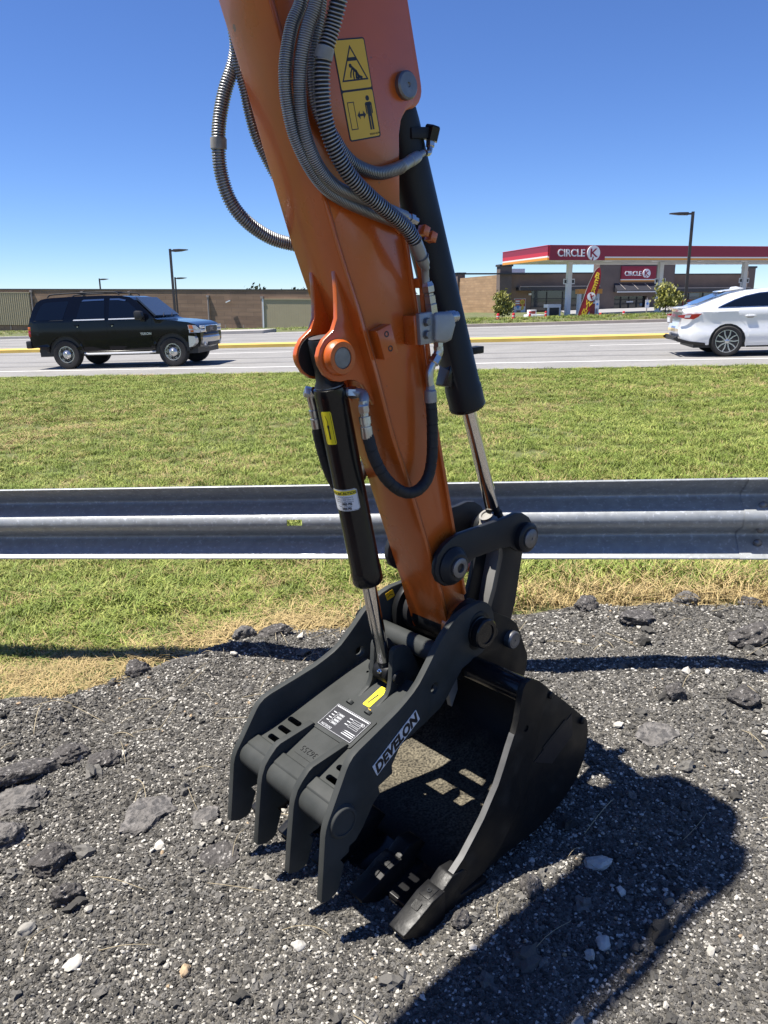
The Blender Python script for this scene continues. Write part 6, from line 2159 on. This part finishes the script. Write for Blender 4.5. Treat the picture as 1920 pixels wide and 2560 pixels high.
# bollards
BL_PTS = [((-1.75, 44.6), 'red bollard in front of the small tree on the left'), ((-.90, 44.6), 'red bollard left of the food poster'), ((-.02, 59.0), 'red bollard at the left end of the ice chest'),
          ((1.12, 59.0), 'red bollard at the right end of the ice chest'), ((4.22, 50.0), 'red bollard between the feather flag and the entrance'), ((6.25, 56.0), 'red bollard in front of the entrance doors')]
b0_ = None
for (s, t), lb in BL_PTS:
    x, y = road_xy(s, t)
    if b0_ is None:
        b0_ = empty('bollard', (x, y, .1))
        MB().lathe((0, 0, -.3), (0, 0, 1), [(0, .085), (.92, .085), (.97, .07), (.99, .03), (.99, 0)], 16).build('bollard_post', 'bollard_red', b0_)
        MB().lathe((0, 0, .50), (0, 0, 1), [(0, .088), (.05, .088)], 16).build('reflective_band', 'poster_white', b0_)
        o = b0_
    else:
        o = copy_tree(b0_)
        o.location = (x, y, .12 if t < 50 else .0)
    tag(o, lb, 'bollard', 'red bollards round the forecourt')
b0_.location.z = .1
# parking signs
for i, (s, lb) in enumerate(((4.77, 'small white parking sign on a post left of the entrance'), (8.27, 'small white parking sign on a post right of the entrance'))):
    x, y = road_xy(s, 60.0)
    o = empty('parking_sign', (x, y, -.2), CA, lb, 'sign', 'parking signs in front of the shop')
    MB().box(-.03, .03, -.02, .02, 0, 1.75).build('post', 'pole_light', o)
    pn = MB().box(-.16, .16, -.05, -.021, 1.03, 1.60).build('sign_plate', 'poster_white', o)
    MB().lathe((0, -.051, 1.33), (0, -1, 0), [(0, .09), (.004, .09), (.004, 0)], 14).build('sign_symbol', 'poster_blue', pn)
# feather flag
x, y = road_xy(2.55, 46.0)
FF = empty('feather_flag', (x, y, .25), ROAD_RZ + .1, 'tall leaning red feather flag with yellow lettering beside a column', 'flag')
spine = [(0, 0), (.10, .35), (.28, 1.0), (.50, 1.7), (.72, 2.3), (.88, 2.68), (1.0, 2.86), (1.10, 2.93)]
edge = [(1.20, 2.90), (1.25, 2.6), (1.22, 2.1), (1.10, 1.6), (.92, 1.05), (.70, .55), (.50, .22), (.36, .10)]


def wave(c):
    return Vector((c.x, c.y + .05 * math.sin(c.x * 5 + c.z * 2.5), c.z))


MB().prism(spine + edge, -.006, .006).build('flag_cloth', 'flag_red', FF, cuts=bend_cuts(np.linspace(.2, 2.8, 10), [.3, .6, .9]), fn=wave)
pth, _ = spline([(a - .012, .0, b) for a, b in [(-.03, -.4)] + spine], 30)
MB().tube([wave(p) for p in pth], .014, 6).build('flag_pole', 'pole_light', FF)


def flag_txt(s, pts_, size):
    for ch, (a, b) in zip(s, pts_):
        V, F = text_verts(ch, size, .004, .012)
        d = Vector((.36, 0, .93)).normalized()
        xd = Vector((d.z, 0, -d.x))
        # letters stacked and turned to read up the flag
        mbx = MB().add(place(V, (a, -.012, b), -d if 0 else xd, d), F)
        mbx.build('flag_lettering', 'flag_yellow', FF, fn=lambda c: wave(c) + Vector((0, -.004, 0)))


flag_txt('BEER', ((1.035, 2.50), (1.01, 2.24), (.96, 1.99), (.90, 1.74)), .42)
flag_txt('WINE', ((.66, 1.00), (.56, .78), (.46, .56), (.36, .34)), .38)
dsc = MB().lathe((.79, -.02, 1.38), (0, -1, 0), [(0, .235), (.012, .235), (.012, 0)], 26).build('flag_disc', 'poster_white', FF, fn=wave)
MB().obox((.79, -.045, 1.38), (1, 0, .35), (0, 1, 0), (-.35, 0, 1), .035, .006, .17).build('flag_disc_mark', 'flag_red', dsc, fn=wave)
MB().obox((.83, -.045, 1.40), (1, 0, .35), (0, 1, 0), (-.35, 0, 1), .11, .006, .03).build('flag_disc_mark', 'flag_red', dsc, fn=wave)


# ------------------------------------------------------------------ trees


def small_tree(name, x, y, z, h, w, n, mats, label, seed, lean=0.0, trunk_h=.35, lf=.11, group=None):
    r = random.Random(seed)
    T = empty(name, (x, y, z), 0, label, 'tree', group)
    tr = MB()
    pth, _ = spline([(0, 0, -.3), (lean * .2, 0, h * .25), (lean * .5, .02, h * .55), (lean, 0, h * .9)], 12)
    tr.tube(pth, [.055 * h / 2 * (1 - .8 * i / 11) + .008 for i in range(12)], 8)
    tips = []
    for k in range(11):
        a = r.random() * 6.28
        zz = h * (trunk_h + .5 * r.random())
        L = w * (.5 + .5 * r.random())
        p0 = Vector((lean * zz / h, 0, zz))
        p1 = p0 + Vector((math.cos(a) * L, math.sin(a) * L, h * (.08 + .22 * r.random())))
        tr.tube([p0, p0.lerp(p1, .5) + Vector((0, 0, .03)), p1], [.018 * h / 2, .012 * h / 2, .005], 5)
        tips.append(p1)
        tips.append(p0.lerp(p1, .6))
    tips.append(Vector((lean, 0, h * .95)))
    tr.build('trunk', 'bark', T)
    for mi, m in enumerate(mats):
        mb = MB()
        for i in range(n // len(mats)):
            c = tips[r.randrange(len(tips))]
            sp = w * .30
            p = c + Vector((r.gauss(0, sp), r.gauss(0, sp), r.gauss(0, sp * .75)))
            if mi == 1:
                p.z += h * .06
            d = Vector((r.uniform(-1, 1), r.uniform(-1, 1), r.uniform(-.6, .6))).normalized()
            u = d.orthogonal().normalized()
            v = d.cross(u)
            q = lf * (.6 + .8 * r.random())
            mb.add([p - u * q, p + v * q * .45, p + u * q, p - v * q * .45], [(0, 1, 2, 3)])
        mb.build('crown', m, T, ang=10)
    return T


x, y = road_xy(-1.62, 47.0)
small_tree('small_tree', x, y, .15, 1.45, .52, 1300, ('leaf_olive', 'leaf_yellow'), 'bushy olive-green young tree before the tan shop wall', 3, .05)
x, y = road_xy(7.45, 47.0)
small_tree('small_tree', x, y, .3, 1.72, .62, 1400, ('leaf_yellow', 'leaf_olive'), 'young yellow-green tree between canopy column and lamp post', 9, .18)

# distant trees just showing over the long wall
for i, (px_s, t, h, w, lb) in enumerate(((-41, 120, 5.2, 2.6, 'dark tree top over the long wall right of the twin lamps'), (-37.5, 124, 5.0, 2.2, 'smaller dark tree top left of the wall pipe'), (-33.4, 118, 4.7, 2.6, 'rounded dark tree top above the left end of the pale panel'),
                                         (-25.6, 118, 4.4, 2.0, 'low dark tree top over the pale wall panel'), (-22.6, 122, 4.9, 2.4, 'dark tree top over the wall just left of the arm'), (-19, 120, 4.6, 2.4, 'dark tree top behind the orange arm'))):
    x, y = road_xy(px_s, t)
    small_tree('distant_tree', x, y, -2.95, h, w, 900, ('leaf_dark',), lb, 30 + i, 0, .45, .35, 'trees beyond the long brown wall')

# ------------------------------------------------------------------ long brown building on the left
WA = ROAD_RZ
wx, wy = road_xy(-40, 78)
LBD = empty('brick_building', (wx, wy, 0), WA, 'long low brown block building with pale corrugated panels', 'building')
LBD.rotation_euler = (0, .016, WA)
zt = 2.95
MB().box(-45, 27, 0, .4, -1.9, zt).build('block_wall', 'block_brown', LBD)
MB().box(-45, 27, -.05, .5, zt + .001, zt + .12).build('coping', 'coping', LBD)
MB().box(-45, 27, .41, 25, -1.9, zt - .3).build('building_mass', 'wall_brown', LBD)


def corrugated(a0, a1, z0, z1, depth):
    mb = MB()
    pitch = .25
    n = int((a1 - a0) / pitch)
    V = []
    for i in range(n * 4 + 1):
        a = a0 + pitch * i / 4
        d = -.10 - (depth if i % 4 in (1, 2) else 0)
        V += [(a, d, z0), (a, d, z1)]
    F = [(2 * i, 2 * i + 2, 2 * i + 3, 2 * i + 1) for i in range(n * 4)]
    mb.add(V, F)
    o = mb.build('corrugated_panel', 'panel_green', LBD, ang=10)
    MB().box(a0, a1, -.16, -.001, z1 + .001, z1 + .10).build('panel_flashing', 'panel_green', o)
    MB().box(a0 - .14, a0 - .001, -.2, -.001, z0, z1 + .1).build('corner_trim', 'sign_white' if a0 > 0 else 'pole_light', o)
    for k in range(int((a1 - a0) / 2)):
        MB().box(a0 + 1 + k * 2, a0 + 1.08 + k * 2, -.1, -.02, z0 - .5, z0 - .001).build('panel_leg', 'pole_light', o)
    return o


corrugated(13.15, 27, -.88, 2.05, .006)
corrugated(-45, -13.2, -.75, 2.62, .05)
for a, z1 in ((7.15, 2.25), (13.0, 2.15), (-1.6, 2.6), (-13.0, 2.7), (-7, 2.6)):
    MB().tube([(a, -.12, -1.4), (a, -.12, z1)], .09, 8).build('downpipe', 'pole_light', LBD)
    MB().box(a - .14, a + .14, -.24, -.001, z1, z1 + .22).build('rain_hopper', 'pole_light', LBD)
MB().obox((9.4, -.3, 1.85), (1, 0, .4), (0, 1, 0), (-.4, 0, 1), .26, .10, .05).build('floodlight', 'sign_white', LBD)
for a in (9.35, 11.3):
    MB().tube([(a, -1.2, -1.4), (a, -1.2, -.45)], .05, 6).build('guard_post', 'pole_light', LBD)

# ------------------------------------------------------------------ lamp posts


def lamp(s, t, z0, z1, side, label, m='pole_dark', r=.06, arm=1.1):
    x, y = road_xy(s, t)
    o = empty('lamp_post', (x, y, z0), ROAD_RZ, label, 'lamp post', 'car park lamp posts')
    h = z1 - z0
    MB().box(-r, r, -r, r, 0, h).build('pole', m, o)
    MB().box(-.14, .14, -.14, .14, 0, .35).build('base', 'concrete', o)
    a = MB().box(min(0, side * .35) + (r if side > 0 else -r * 0), max(0, side * .35) - (r if side < 0 else 0), -.04, .04, h - .16, h - .06)
    a.build('arm', m, o)
    hd = [(side * .25, h - .18), (side * arm * .6, h - .16), (side * arm, h - .09), (side * arm, h - .05), (side * arm * .6, h - .02), (side * .25, h - .03)]
    MB().prism(hd, -.18, .18).build('lamp_head', m, o, bevel=.01)


lamp(-21.6, 46, -.3, 4.73, 1, 'tall dark lamp post behind the SUV bonnet, nearer of the pair')
lamp(-32.6, 70, -.9, 3.91, 1, 'shorter dark lamp post right beside the tall one behind the SUV')
lamp(-46.3, 80.5, -1.0, 4.29, 1, 'thin dark lamp post above the roof of the black SUV', arm=1.0)
lamp(8.70, 48, .2, 6.12, -1, 'tall dark lamp post in front of the red canopy fascia', arm=1.25, r=.075)
